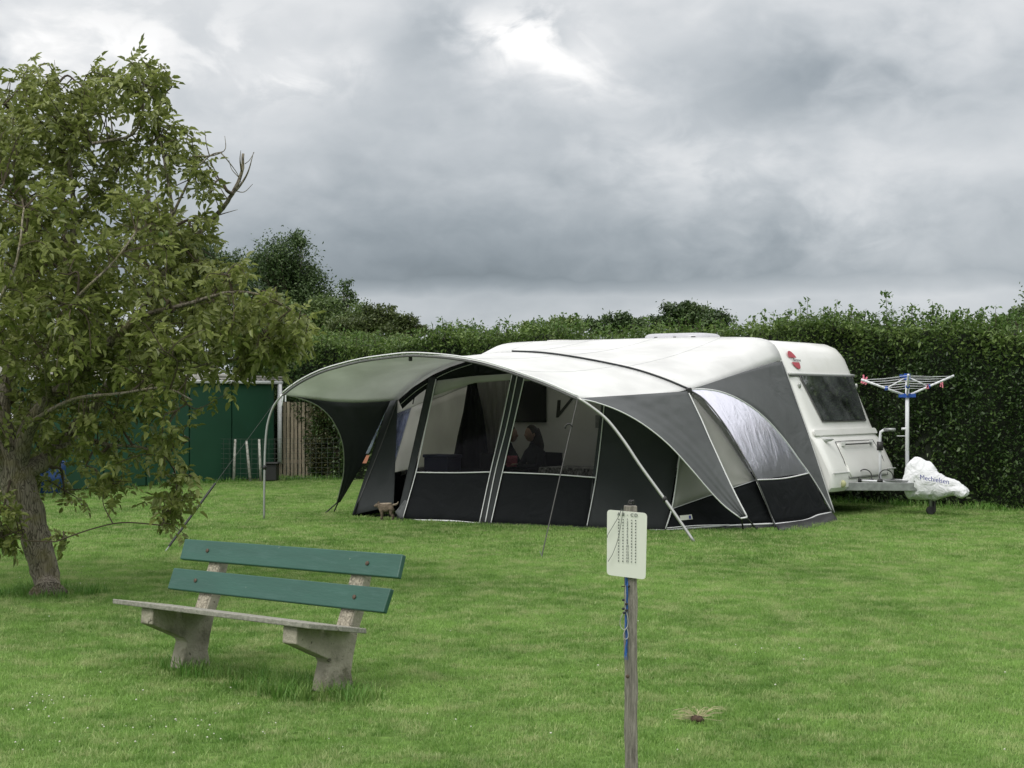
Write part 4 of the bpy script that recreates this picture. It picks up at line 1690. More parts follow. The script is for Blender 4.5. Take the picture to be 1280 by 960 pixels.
def wing(name, eo, ei, Yo, Yi, mt, n=18, m=10, sag=.0):
    eo, ei = spline(eo, n), spline(ei, n)
    G_ = []
    for i in range(n):
        t = i / (n - 1)
        a = atY(eo[i][0], eo[i][1], lerp(Yo[0], Yo[1], t)); b__ = atY(ei[i][0], ei[i][1], lerp(Yi[0], Yi[1], t))
        G_.append([lerp(a, b__, j / m) + np.array([0, (sag + .016 * sin(i * 1.7 + j * .55) * math.exp(-i / 7) + .010 * sin(j * 1.1 - i * .5)) * sin(pi * j / m), 0]) for j in range(m + 1)])
    o = AW(MB().grid(G_), name, mt, smooth=True, solid=.004)
    mb = MB().tube([g_[0] for g_ in G_], .008, 6)
    adopt(mb.build('piping', M['pole_grey'] if 'wall' in mt.name else M['piping'], fixn=False, smooth=True), o)
    return o, G_


wL, GL = wing('canopy_wing', edge_o, edge_i, (PD(353, 493, OUT_D)[1], ytip), (PD(492, 492, 3.05)[1], ytip), M['wall_grey'], n=24, m=16)
for (x, y) in ((406, 641), (417, 640)):
    mb = MB().tube([atY(423, 627, ytip), gnd(x, y + 1)], .011, 5)
    adopt(mb.build('strap', M['strap']), wL)
YtR = 20.6
YK = K3[1]
edge_o = [(722, 498), (745, 503), (775, 514), (805, 531), (835, 555), (862, 584), (885, 611), (905, 632), (926, 648)]
edge_i = [(860, 489), (868, 506), (877, 525), (886, 546), (896, 568), (906, 590), (915, 609), (925, 629), (934, 646)]
wR, GR = wing('canopy_wing', edge_o, edge_i, (PD(722, 497, OUT_D)[1], YtR), (YK - .05, YtR), M['grey_fabric'], n=34, m=22, sag=.04)
mb = MB().tube([g_[-1] for g_ in GR], .010, 6)
adopt(mb.build('piping', M['piping'], fixn=False, smooth=True), wR)
mb = MB().tube([atY(926, 648, YtR - .01), atY(934, 646.5, YtR - .01)], .012, 6)
adopt(mb.build('piping', M['piping'], fixn=False, smooth=True), wR)
for (x0, x, y) in ((927, 929, 661), (934, 946, 660)):
    mb = MB().tube([atY(x0, 648, YtR), gnd(x, y + 2)], .012, 5)
    adopt(mb.build('strap', M['strap']), wR)
for t_ in (0, 1):
    mb = MB().tube([PD(354 + 3 * t_, 494, OUT_D), PD(352 + 5 * t_, 507 - 5 * t_, OUT_D)], .012, 5)
    adopt(mb.build('strap', M['line']), wL)
# small transparent side strip and orange tag by the flap
M['orange'] = mat('orange tag', (.55, .22, .14), rough=.6)
q = [PD(462, 569, 3.9), PD(458, 579, 3.9), PD(453, 579, 3.9), PD(458, 569, 3.9)]
AW(MB().prism(q, (0, .004, 0)), 'warning_tag', M['orange'])
q = [PD(483, 512, 3.85), PD(466, 556, 3.85), (PD(461, 567, 3.85)), PD(457, 567, 3.85), PD(471, 538, 3.85)]
AW(MB().prism(q, (0, .002, 0)), 'window_strip', M['film_clear'])
# maker's label on the dark panel
q = [SW1(x, y, .012) for x, y in ((849.5, 644.5), (864.5, 643), (866, 649), (851, 650.5))]
tg = AW(MB().prism(q, (0, -.003, 0)), 'sewn_label', M['board'])
q = [SW1(x, y, .022) for x, y in ((861, 644.5), (863.5, 644.2), (864, 648.2), (861.4, 648.5))]
adopt(MB().prism(q, (0, -.002, 0)).build('label_mark', M['ink_blue']), tg)

# guy straps of the canopy
M['spring'] = mat('guy elastic', (.05, .05, .045), rough=.6)
g1 = empty('guy_line', tuple(gnd(678, 696)), 'thin grey guy strap with hook running from the canopy\'s right corner down to a peg', 'guy line')
a_, b__ = PD(722, 498, OUT_D), gnd(677, 696)
mb = MB().tube([a_, lerp(a_, b__, .45), b__], .006, 6)
A(mb, 'strap', M['spring'], root=g1)
hk = lerp(a_, b__, .22)
mb = MB().tube([hk + np.array([.07 * cos(t) * .6 - .02, 0, .05 * sin(t) + .02]) for t in np.linspace(0.2, 3.3, 10)], .010, 6)
A(mb, 'hook', M['black'], root=g1, smooth=True)
mb = MB().tube([b__ + np.array([-.02, 0, .06]), b__ + np.array([.03, 0, -.05])], .005, 6)
A(mb, 'peg', M['galv'], root=g1)
g2 = empty('guy_line', tuple(gnd(212, 688)), 'black webbing guy strap slanting from the canopy\'s left pole towards the bench', 'guy line')
a_, b__ = PD(350, 494, OUT_D), gnd(206, 690)
p1, p2 = lerp(a_, b__, .62), lerp(a_, b__, .97)
mb = MB().tube([a_, p1], .0022, 5)
A(mb, 'cord', M['spring'], root=g2)
mb = MB()
dv = Vector(p2 - p1); 
mb.tube([p1, lerp(p1, p2, .5), p2], .014, 4)
A(mb, 'webbing', M['strap'], root=g2)
mb = MB().tube([p2, b__], .006, 5)
A(mb, 'peg', M['galv'], root=g2)

# ------------------------------------------------------------------ things inside and by the awning
# small dog standing in the doorway, nose to the left
dg = gnd(482.5, 651)
M['fur'] = mat('tan grey fur', (.145, .112, .080), rough=.95, var=.45, vscale=45, bump=1.0, bscale=120)
M['fur_pale'] = mat('pale fur', (.40, .33, .25), rough=.95, var=.25, vscale=60, bump=.8, bscale=120)
dog = empty('dog', tuple(dg), 'small tan and grey dog standing at the open awning doorway, tail up', 'dog')


def DP(f, w, z):
    """dog frame: f forward (left in view), w to the far side, z up"""
    return np.array([dg[0] - f * .97 + w * .1, dg[1] + w + f * .15, z])


dv_ = [(-.075, 0, .185), (-.02, 0, .178), (.045, 0, .172), (.085, 0, .192), (.115, 0, .218), (.148, 0, .208), (.178, 0, .196),
       (-.09, 0, .215), (-.135, 0, .222), (-.165, 0, .235), (-.178, 0, .262)]
dr__ = [.066, .066, .070, .050, .038, .027, .014, .016, .013, .012, .007]
de_ = [(0, 1), (1, 2), (2, 3), (3, 4), (4, 5), (5, 6), (0, 7), (7, 8), (8, 9), (9, 10)]
for w_ in (-.04, .04):
    k = len(dv_)
    dv_ += [(-.085, w_, .15), (-.070, w_, .105), (-.105, w_, .065), (-.098, w_, .018), (-.082, w_, .010)]
    dr__ += [.034, .024, .015, .012, .013]
    de_ += [(0, k), (k, k + 1), (k + 1, k + 2), (k + 2, k + 3), (k + 3, k + 4)]
    k = len(dv_)
    dv_ += [(.058, w_, .135), (.050, w_, .085), (.062, w_, .050), (.058, w_, .015), (.072, w_, .009)]
    dr__ += [.028, .018, .014, .012, .013]
    de_ += [(2, k), (k, k + 1), (k + 1, k + 2), (k + 2, k + 3), (k + 3, k + 4)]
me = bpy.data.meshes.new('body')
me.from_pydata([tuple(DP(*v)) for v in dv_], de_, [])
bo = bpy.data.objects.new('body', me)
COL.objects.link(bo)
bo.modifiers.new('skin', 'SKIN')
for k, q_ in enumerate(dr__):
    me.skin_vertices[0].data[k].radius = (q_, q_)
me.skin_vertices[0].data[0].use_root = True
sb = bo.modifiers.new('sub', 'SUBSURF'); sb.levels = 2; sb.render_levels = 2
tf = bpy.data.textures.new('fur', 'CLOUDS'); tf.noise_scale = .012
df_ = bo.modifiers.new('fur', 'DISPLACE'); df_.texture = tf; df_.strength = .008; df_.texture_coords = 'GLOBAL'
me.materials.append(M['fur'])
adopt(bo, dog)
for w_ in (-.022, .022):
    mb = MB().prism([DP(.10, w_, .235), DP(.125, w_ * 1.2, .24), DP(.108, w_ * 1.5, .272)], (0, .006, 0))
    A(mb, 'ear', M['fur'], root=dog)
    mb = MB().ball(DP(.142, w_ * .75, .222), .0045, 8, 6)
    A(mb, 'eye', M['black'], root=dog)
mb = MB().ball(DP(.190, 0, .199), .007, 8, 6)
A(mb, 'nose', M['black'], root=dog)
mb = MB().tube([DP(.09, 0, .232), DP(.04, 0, .232), DP(-.03, 0, .236), DP(-.08, 0, .240)], [.012, .016, .016, .012], 8)
A(mb, 'back_fur', M['fur_pale'], root=dog, smooth=True)
mb = MB().tube([DP(-.10, -.002, .228), DP(-.135, -.002, .232), DP(-.165, -.002, .243), DP(-.179, -.002, .268)], [.008, .008, .008, .005], 7)
A(mb, 'tail_fringe', M['fur_pale'], root=dog, smooth=True)

# camping table with reflection-painted cloth
tb = W(2.5, 2.05, 0)
tt = empty('camping_table', tuple(tb), 'camping table under a cloth painted with window reflections behind the right awning window', 'table')
M['cloth_glare'] = mat('table cloth with painted reflections', (.16, .16, .16), rough=.8, var=.9, vscale=26, dirt_glare=(.62, .62, .62), dscale=16, damt=.95)  # white blotches paint the reflections of the wrinkled window film
Rz = Matrix.Rotation(math.atan2(U[1], U[0]), 3, 'Z')
mb = MB().box(W(2.5, 2.05, .70), (1.75, .8, .03), Rz)
A(mb, 'tabletop', M['trim'], root=tt)
for ds in (-.75, .75):
    for dd_ in (-.32, .32):
        mb = MB().tube([W(2.5 + ds, 2.05 + dd_, 0), W(2.5 + ds * .95, 2.05 + dd_, .69)], .014, 8)
        A(mb, 'leg', M['galv'], root=tt)
G_ = []
for d_, z_ in ((-.42, .60), (-.41, .722), (.41, .722), (.425, .66), (.43, .57)):
    G_.append([W(2.5 + .90 - 1.8 * i / 30, 2.05 + d_ + (.015 * sin(i * 1.3) if z_ < .7 else 0), z_ + (.006 * sin(i * 1.1) if z_ < .6 else 0)) for i in range(31)])
tc_ = MB().grid(G_).build('tablecloth', M['cloth_glare'], smooth=False, solid=.003)
tag(tc_, 'grey cloth painted with white window reflections on the camping table behind the window', 'tablecloth')
# things on the table
M['mug_blue'] = mat('blue crockery', (.04, .10, .22), rough=.3)
M['mug_white'] = mat('white crockery', (.5, .5, .5), rough=.3)


def bowl(s, d, r, h, m, name, label):
    c = W(s, d, .725)
    rows = []
    for t in (0, .3, .7, 1):
        rr = r * (.5 + .5 * t ** .6)
        rows.append([c + np.array([rr * cos(a), rr * sin(a), h * t]) for a in np.linspace(0, 2 * pi, 19)])
    mb = MB().grid(rows)
    mb.add(rows[0][:-1], [tuple(range(18))])
    o = mb.build(name, m, smooth=True, solid=.006)
    tag(o, label, name)
    return o


bowl(2.35, 2.0, .10, .09, M['mug_blue'], 'bowl', 'blue bowl on the camping table, middle of the right awning window')
bowl(1.98, 2.1, .08, .06, M['mug_white'], 'bowl', 'pale bowl on the camping table, right of the blue bowl')
bowl(1.75, 2.0, .07, .10, M['cloth_red'], 'pot', 'dull red pot at the right end of the camping table')
# blue cool box behind the left window, small coloured bag
M['navy'] = mat('navy plastic', (.010, .014, .055), rough=.5)
cb0 = W(5.25, 2.3, 0)
ce = empty('cool_box', tuple(cb0), 'navy blue cool box on a stand seen low in the left awning window', 'cool box')
mb = MB().box(W(5.25, 2.3, .72), (.45, .34, .20), Rz)
A(mb, 'box', M['navy'], root=ce, bevel=.02)
mb = MB().box(W(5.25, 2.3, .84), (.48, .37, .05), Rz)
A(mb, 'lid', M['navy'], root=ce, bevel=.015)
mb = MB()
for a, c in ((-.25, -.14), (.25, -.14), (-.25, .14), (.25, .14)):
    mb.tube([W(5.25 + a * .8, 2.3 + c, 0), W(5.25 + a * .7, 2.3 + c, .62)], .012, 6)
A(mb, 'stand', M['galv'], root=ce)

# two people sitting behind the right window


def person(name, base, label, hair_long, facing, parts_mat, hold=None, scale=1.0, hunch=.10):
    """seated figure grown from a skeleton with the skin modifier"""
    root = empty(name, tuple(base), label, 'person')
    base = Vector(base)
    fx = Vector(facing).normalized(); sx = Vector((fx.y, -fx.x, 0))
    zc = Vector((0, 0, 1))

    def P_(f, s, z): return base + (fx * f + sx * s + zc * z) * scale
    vs = [P_(0, 0, .50), P_(.02, 0, .68), P_(hunch * .8, 0, .88), P_(hunch, 0, 1.02), P_(hunch + .03, 0, 1.10), P_(hunch + .05, 0, 1.16)]
    rs = [.15, .135, .15, .11, .055, .05]
    es = [(0, 1), (1, 2), (2, 3), (3, 4), (4, 5)]
    for sg in (-1, 1):
        k = len(vs)
        vs += [P_(hunch, .16 * sg, .99), P_(hunch + .10, .22 * sg, .78), P_(hunch + .32, .12 * sg, .80), P_(hunch + .40, .08 * sg, .83)]
        rs += [.065, .050, .038, .028]
        es += [(3, k), (k, k + 1), (k + 1, k + 2), (k + 2, k + 3)]
        k = len(vs)
        vs += [P_(.05, .10 * sg, .48), P_(.45, .12 * sg, .50), P_(.48, .12 * sg, .10), P_(.60, .12 * sg, .04)]
        rs += [.095, .068, .045, .035]
        es += [(0, k), (k, k + 1), (k + 1, k + 2), (k + 2, k + 3)]
    me = bpy.data.meshes.new('body')
    me.from_pydata([tuple(v) for v in vs], es, [])
    o = bpy.data.objects.new('body', me)
    COL.objects.link(o)
    sk = o.modifiers.new('skin', 'SKIN')
    for i, r in enumerate(rs):
        me.skin_vertices[0].data[i].radius = (r * scale, r * scale)
    me.skin_vertices[0].data[0].use_root = True
    sb = o.modifiers.new('sub', 'SUBSURF'); sb.levels = 2; sb.render_levels = 2
    me.materials.append(parts_mat)
    adopt(o, root)
    hc = P_(hunch + .09, 0, 1.27)
    hd = MB().ball(hc, (.078 * scale, .085 * scale, .112 * scale), 18, 14)
    hd.ball(P_(hunch + .175, 0, 1.255), .018 * scale, 8, 6)
    for sg in (-1, 1):
        hd.ball(P_(hunch + .08, .083 * sg, 1.26), (.02, .02, .03), 8, 6)
    adopt(hd.build('head', M['skin'], smooth=True, fixn=False), root)
    hr = MB().ball(P_(hunch + .055, 0, 1.30), (.092 * scale, .098 * scale, .115 * scale), 18, 12)
    if hair_long:
        hr.tube([P_(hunch + .02, 0, 1.33), P_(hunch - .03, 0, 1.20), P_(hunch - .06, 0, 1.08), P_(hunch - .10, 0, .96)], [.09, .095, .10, .05], 14)
    adopt(hr.build('hair', M['hair'], smooth=True, fixn=False), root)
    for sg in (-1, 1):
        for fg in range(4):
            a = P_(hunch + .40, (.08 - .02 * (fg - 1.5)) * sg, .835)
            b_ = P_(hunch + .45, (.075 - .02 * (fg - 1.5)) * sg, .832); c_ = P_(hunch + .475, (.07 - .018 * (fg - 1.5)) * sg, .815)
            q = MB().tube([a, b_, c_], [.009, .008, .007], 6)
            adopt(q.build('finger', M['skin'], smooth=True, fixn=False), root)
        q = MB().tube([P_(hunch + .38, .06 * sg, .84), P_(hunch + .43, .035 * sg, .845)], [.010, .008], 6)
        adopt(q.build('thumb', M['skin'], smooth=True, fixn=False), root)
    if hold is not None:
        q = MB().box(P_(hunch + .42, 0, .87), (.16, .10, .14), Matrix.Rotation(.4, 3, 'X'))
        ob = q.build('book', hold, bevel=.01)
        tag(ob, 'pinkish thing held in the hands of the long-haired person', 'book')
    # camping chair under the figure
    ch = empty('camping_chair', tuple(base), ('dark camping chair carrying the ' + ('long-haired person' if hair_long else 'person half hidden by the centre strip')), 'chair', 'camping chairs inside the awning')
    q = MB().box(P_(.05, 0, .36), (.48, .48, .03), Matrix.Rotation(math.atan2(fx.y, fx.x), 3, 'Z'))
    adopt(q.build('seat', M['cloth_dark']), ch)
    q = MB().box(P_(-.24, 0, .68), (.03, .46, .62), Matrix.Rotation(math.atan2(fx.y, fx.x), 3, 'Z'))
    adopt(q.build('backrest', M['cloth_dark'], bevel=.01), ch)
    for a, c in ((-.2, -.22), (-.2, .22), (.26, -.22), (.26, .22)):
        q = MB().tube([P_(a, c, 0), P_(a, c, .36)], .012, 6)
        adopt(q.build('leg', M['galv']), ch)
    return root


b1 = PD(672, 560, 1.45); b1[2] = -.25
person('person', PD(675, 560, 1.45) * np.array([1, 1, 0]) + np.array([0, 0, -.10]), 'seated person with long dark hair looking down at something pinkish at the table', True, (-.75, -.55, 0), M['cloth_dark'], M['cloth_red'])
person('person', PD(627, 560, 1.4) * np.array([1, 1, 0]) + np.array([0, 0, -.12]), 'person in dark clothes sitting half hidden behind the awning\'s centre strip', False, (.8, -.45, 0), M['cloth_dark'])

# ------------------------------------------------------------------ bench
bch = empty('park_bench', tuple((bl + br) / 2), 'park bench with two green back planks on rough concrete supports in the foreground', 'bench')
ba = br - bl; ba[2] = 0
bdist = np.linalg.norm(ba); ba /= bdist
bn = np.array([ba[1], -ba[0], 0.0])      # towards the bench front
if bn[1] > 0: bn = -bn
G0 = gnd(443, 862)
prof_px = [(443, 862), (439.5, 840), (442, 821), (448, 790), (456, 764), (465, 721), (468, 704), (459.5, 704), (456, 719), (443, 765), (435.8, 789.0), (371.5, 783.7), (370, 805.6), (410.6, 824), (413.7, 829), (410, 846), (406, 866)]
sup = []
for (x, y) in prof_px:
    p = hit(x, y, G0, ba)
    v = p - G0
    sup.append((float(np.dot(v, bn)), float(p[2])))
print('support profile', [(round(a, 3), round(b, 3)) for a, b in sup])
SEP = 1.27


def BP(a, f, z):
    """bench frame: a along, f to the front, z up; a=0 at the right support's outer face"""
    return G0 * np.array([1, 1, 0]) + ba * a + bn * f + np.array([0, 0, z])


for k, a0 in enumerate((0.0, -SEP)):
    poly = [BP(a0, f, max(z, -.03)) for f, z in sup]
    mb = MB().prism(poly, -ba * .115)
    A(mb, 'support', M['concrete'], root=bch, bevel=.007)
    # rough exposed face on the front of the upright, proud of it by a few millimetres
    i0, i1 = 8, 10
    q = [BP(a0 - .008, sup[8][0] + .004, sup[8][1]), BP(a0 - .107, sup[8][0] + .004, sup[8][1]), BP(a0 - .107, sup[10][0] + .004, sup[10][1]), BP(a0 - .008, sup[10][0] + .004, sup[10][1])]
    mb = MB().prism(q, -bn * .012)
    A(mb, 'rough_face', M['pebble'], root=bch)
# back plane: passes through front edge of the uprights
f8, z8 = sup[8]; f9, z9 = sup[9]
lean = np.array([f8 - f9, z8 - z9]); lean /= np.linalg.norm(lean)
bkn = bn * lean[1] + np.array([0, 0, -lean[0]])    # normal of the back face, to the front
upv = bn * lean[0] + np.array([0, 0, lean[1]])
pf = BP(0, f8, z8) + bkn * .036


def plank(c4, name, m, th, nrm, root, bev=.006):
    mb = MB().prism(c4, -nrm * th)
    return A(mb, name, m, root=root, bevel=bev)


for (tl, bl_, br_, tr_) in (((231, 673.3), (224.5, 698.5), (497, 722.3), (503.5, 692.8)), ((217, 709.5), (209, 735.5), (479, 765.5), (488.5, 735.5))):
    c4 = [hit(x, y, pf, bkn) for x, y in (tl, bl_, br_, tr_)]
    # straighten into a true plank: keep ends, equal width
    mL = (c4[0] + c4[1]) / 2; mR = (c4[2] + c4[3]) / 2
    wv = (np.linalg.norm(c4[0] - c4[1]) + np.linalg.norm(c4[2] - c4[3])) / 4
    print('plank', round(float(np.linalg.norm(mR - mL)), 3), 'w', round(2 * float(wv), 3), [np.round(np.dot(c - G0, ba), 2) for c in c4], [round(float(c[2]), 3) for c in c4])
    pl = plank(c4, 'plank', M['bench_paint'], .034, bkn, bch)
    for t in (.13, .865):
        bc = lerp(mL, mR, t)
        q = MB().tube([bc - bkn * .002, bc + bkn * .006, bc + bkn * .009], [.013, .013, .006], 12)
        adopt(q.build('bolt', M['rust'], smooth=False), pl)
# seat: two weathered boards, tilted back so the eye sees it edge-on
sf, sz = sup[11]; sb_, szb = sup[10]
sf2, sb2 = sf + .03, sb_ - .02
e0 = hit(140.5, 749.5, BP(0, sf2, 0), bn); e1r = hit(400, 781, BP(0, sf2, 0), bn)
aL = float(np.dot(e0 - G0, ba))
pR = hit(458.5, 786.5, BP(0, sb2, 0), bn)
aR = float(np.dot(pR - G0, ba))
print('seat', aL, aR, e0[2], pR[2], sf, sz, sb_, szb)
wtot = sf2 - sb2
# the seat tilts back
Dp = float(np.dot(G0[:2], -bn[:2]))
zf = sz + .004
zb = zf - wtot * .172
for k in range(2):
    t0, t1 = (0, .485) if k == 0 else (.515, 1)
    fa, fb = sf2 - wtot * t0, sf2 - wtot * t1
    za, zb_ = lerp(zf, zb, t0), lerp(zf, zb, t1)
    mb = MB().prism([BP(aL, fa, za), BP(aR, fa, za), BP(aR, fb, zb_), BP(aL, fb, zb_)], (0, 0, .030))
    A(mb, 'seat_board', M['wood_grey'], root=bch, bevel=.005)

# ------------------------------------------------------------------ sign post
YP = 7.2
pst = atY(789, 700, YP); pst[2] = 0
sg = empty('sign_post', tuple(pst), 'grey wooden post with a white chalk-list board of number columns in the foreground', 'sign post')
mb = MB()
zt = atY(789, 632, YP)[2]
rows = []
for j in range(25):
    z = -.02 + (zt + .02) * j / 24
    w2 = .0275 + .001 * sin(j * 1.7)
    xo = pst[0] - .004 * (j / 24) + (.0015 * sin(j * .9))
    rows.append([np.array([xo + sx_ * w2, YP + sy_ * w2, z]) for sx_, sy_ in ((-1, -1), (-.4, -1.03), (.35, -.98), (1, -1), (1, 1), (-1, 1), (-1, -1))])
mb.grid(rows)
mb.add(rows[-1][:-1], [tuple(range(6))])
A(mb, 'post', M['post_wood'], root=sg, bevel=.004)
bq = [(759, 637), (809, 641.5), (807, 724.5), (758.5, 718.5)]
yb0 = YP - .04


def round_quad(q, r, k=5):
    out = []
    n = len(q)
    for i in range(n):
        p0, p1, p2 = np.array(q[i - 1], float), np.array(q[i], float), np.array(q[(i + 1) % n], float)
        a = p1 + (p0 - p1) / np.linalg.norm(p0 - p1) * r
        b = p1 + (p2 - p1) / np.linalg.norm(p2 - p1) * r
        for j in range(k + 1):
            t = j / k
            out.append(a * (1 - t) ** 2 + p1 * 2 * t * (1 - t) + b * t ** 2)
    return out


poly = [atY(x, y, yb0) for x, y in round_quad(bq, 5)]
mb = MB().prism(poly, (0, .006, 0))
brd = A(mb, 'board', M['board'], root=sg)
rgt = Vector(atY(809, 641.5, yb0) - atY(759, 637, yb0)).normalized()
upb = Vector((0, -1, 0)).cross(rgt) * -1
upb = rgt.cross(Vector((0, -1, 0))) * -1
if upb.z < 0: upb = -upb


def ink(txt, x, y, sz, m=M['ink']):
    o = text_obj(txt, sz, atY(x, y, yb0 - .003), rgt, upb, m, 'print', sg, ext=.0006)
    o.parent = brd
    o.matrix_parent_inverse = Matrix.Identity(4)
    return o


cols = [(773.5, 'A', 0), (779, 'B', 0), (784.5, '-', 0), (790, 'C', 0), (795, 'D', 0)]
for x, t, _ in cols:
    ink(t, x, 642.5 + (x - 773) * .08, .020)
# rows of small marks and the middle column of numbers
marks = MB()
for r_ in range(15):
    y = 649 + r_ * 3.72
    ink(str(r_ + 1), 784.2 - r_ * .02, y + .4, .0135)
    for x in (773.5, 778.8, 789.6, 794.6):
        p = atY(x - r_ * .02, y + (x - 773) * .08, yb0 - .0035)
        marks.box(p, (.0045, .001, .0035 + .003 * random.random()))
o = A(marks, 'print', M['ink'], root=sg)
o.parent = brd
# wires across the board, knot on top, cords down the left edge
mb = MB()
mb.tube([atY(x, y, yb0 - .012) for x, y in spline([(777, 636), (773, 646), (766, 658), (760, 668), (759, 672)], 14)], .0013, 5)
mb.tube([atY(x, y, yb0 - .012) for x, y in spline([(779, 636), (777, 650), (773, 672), (766, 692), (760, 702)], 14)], .0013, 5)
A(mb, 'wire', M['wire'], root=sg)
mb = MB()
kc = atY(789, 628.5, YP)
for k in range(7):
    a = k * .9
    mb.tube([kc + np.array([.012 * cos(a + t), .012 * sin(a + t), .004 * sin(3 * t) + .002 * k - .004]) for t in np.linspace(0, 4, 8)], .003, 5)
A(mb, 'knot', M['black'], root=sg)
M['cord_blue'] = mat('blue cord', (.03, .12, .38), rough=.8)
mb = MB()
for ph in (0, 1.3, 2.6):
    mb.tube([atY(783.5 + 1.3 * sin(y * .11 + ph) - .01 * (y - 720), y, yb0 + .008 + .004 * cos(y * .3 + ph)) for y in np.arange(720, 820, 4)], .0022, 5)
for k in range(5):
    mb.tube([atY(782, 806, yb0), atY(780.5 + k * .9, 822 + 3 * sin(k * 2), yb0 - .003)], .0016, 4)
A(mb, 'blue_cord', M['cord_blue'], root=sg)
mb = MB()
mb.tube([atY(x, y, yb0) for x, y in spline([(782, 762), (777, 770), (775, 780), (779, 787), (784, 784), (785, 775), (783, 764)], 24)], .0018, 5)
mb.tube([atY(x, y, yb0) for x, y in spline([(782, 786), (779, 794), (781, 799), (785, 797), (785, 790), (783, 784)], 24)], .0018, 5)
mb.tube([atY(782, 732, yb0), atY(782, 765, yb0)], .0016, 5)
A(mb, 'white_cord', M['stake'], root=sg)
mb = MB()
for (x, y) in ((779, 750), (783, 755), (779, 761), (783, 763), (780, 766), (786, 733)):
    mb.ball(atY(x, y, yb0 - .002), (.007, .006, .006), 7, 5)
A(mb, 'knot', M['black'], root=sg)
mb = MB().tube([atY(777, 733, yb0), atY(787, 733, yb0 + .02)], .0022, 5)
A(mb, 'nail', M['rust'], root=sg)
mb = MB().ball(atY(784.5, 845.5, YP - .027), (.009, .004, .009), 8, 6)
A(mb, 'wood_knot', M['rust'], root=sg)

# uprooted grass clump
gc = gnd(872, 904)
cl = empty('grass_clump', tuple(gc), 'uprooted clump of pale grass roots lying on the lawn right of the post', 'grass clump')
M['soil'] = mat('dark soil', (.07, .045, .03), rough=1, var=.5, vscale=60, bump=1, bscale=90)
M['straw'] = mat('pale roots', (.46, .42, .25), rough=.9, var=.25, vscale=40)
mb = MB().ball(gc + np.array([0, 0, .02]), (.035, .03, .022), 14, 10)
o = A(mb, 'soil', M['soil'], root=cl, smooth=True)
dm = o.modifiers.new('lump', 'DISPLACE'); t2 = bpy.data.textures.new('lump', 'CLOUDS'); t2.noise_scale = .02; dm.texture = t2; dm.strength = .02; dm.texture_coords = 'GLOBAL'
mb = MB()
for k in range(46):
    a = random.uniform(-.4, 3.6); L_ = random.uniform(.04, .15)
    p0 = gc + np.array([random.uniform(-.02, .02), 0, .03])
    lift = random.uniform(-.02, .06)
    pts = [p0 + np.array([cos(a) * L_ * t, sin(a) * L_ * .5 * t, lift * sin(t * 2.2) + random.uniform(-.004, .004)]) for t in (0, .3, .6, .85, 1)]
    mb.tube(pts, [.0022, .002, .0018, .0014, .0008], 4)
A(mb, 'roots', M['straw'], root=cl)

# ------------------------------------------------------------------ shed
shA = np.array([-5.01, 34.5]); shd = np.array([-2.6, -4.2]); shd = shd / np.linalg.norm(shd)
shn = np.array([-shd[1], shd[0]]) * -1
if shn[1] > 0: shn = -shn
shn = np.array([4.2, -2.6]) / np.linalg.norm([4.2, -2.6])
shroot = empty('garden_shed', (shA[0], shA[1], 0), 'dark green panelled shed with white gutter and corrugated roof behind the walnut tree', 'shed')


def sh_t(px):
    """distance along the shed wall for a pixel column"""
    r = (px - CX) / F
    return (r * shA[1] - shA[0]) / (shd[0] - r * shd[1])


def S3(t, o, z):
    p = shA + shd * t + shn * o
    return np.array([p[0], p[1], z])


seams = [343, 290, 237, 183, 130, 78, 28, -20, -68, -115]
ts = [sh_t(x) for x in seams]
ZT = 2.05
for i in range(len(ts) - 1):
    a, c = ts[i] + .02, ts[i + 1] - .02
    mb = MB().prism([S3(a, 0, .03), S3(c, 0, .03), S3(c, 0, ZT - .06), S3(a, 0, ZT - .06)], np.array([-shn[0], -shn[1], 0]) * .04)
    A(mb, 'panel', M['shed'], root=shroot, bevel=.006)
Lw = ts[-1]
mb = MB().prism([S3(.0, -.05, 0), S3(Lw, -.05, 0), S3(Lw, -3.0, 0), S3(0, -3.0, 0)], (0, 0, ZT - .03))
M['shed_in'] = mat('shed frame', (.006, .02, .014), rough=.8)
A(mb, 'frame', M['shed_in'], root=shroot)
mb = MB().prism([S3(-.12, .10, ZT - .05), S3(Lw, .10, ZT - .05), S3(Lw, -.02, ZT - .05), S3(-.12, -.02, ZT - .05)], (0, 0, .07))
A(mb, 'gutter', M['shed_trim'], root=shroot, bevel=.02)
# corrugated roof rising to the back
G_ = []
nC = int(Lw / .045)
for o_, z_ in ((.06, ZT + .03), (-1.6, ZT + .16), (-3.1, ZT + .28)):
    G_.append([S3(-.15 + (Lw + .3) * i / nC, o_, z_ + .022 * cos(i * pi * .66)) for i in range(nC + 1)])
A(MB().grid(G_), 'corrugated_roof', M['corr'], root=shroot, smooth=True, solid=.008)
mb = MB().tube([S3(-.12, .06, ZT + .09), S3(2.2, .06, ZT + .10)], .028, 6)
A(mb, 'roof_batten', M['corr'], root=shroot)
dpx = sh_t(346)
mb = MB().tube([S3(dpx, .08, ZT - .05), S3(dpx, .08, .32)], .05, 10)
dp_ = A(mb, 'downpipe', M['shed_trim'], root=shroot, smooth=True)
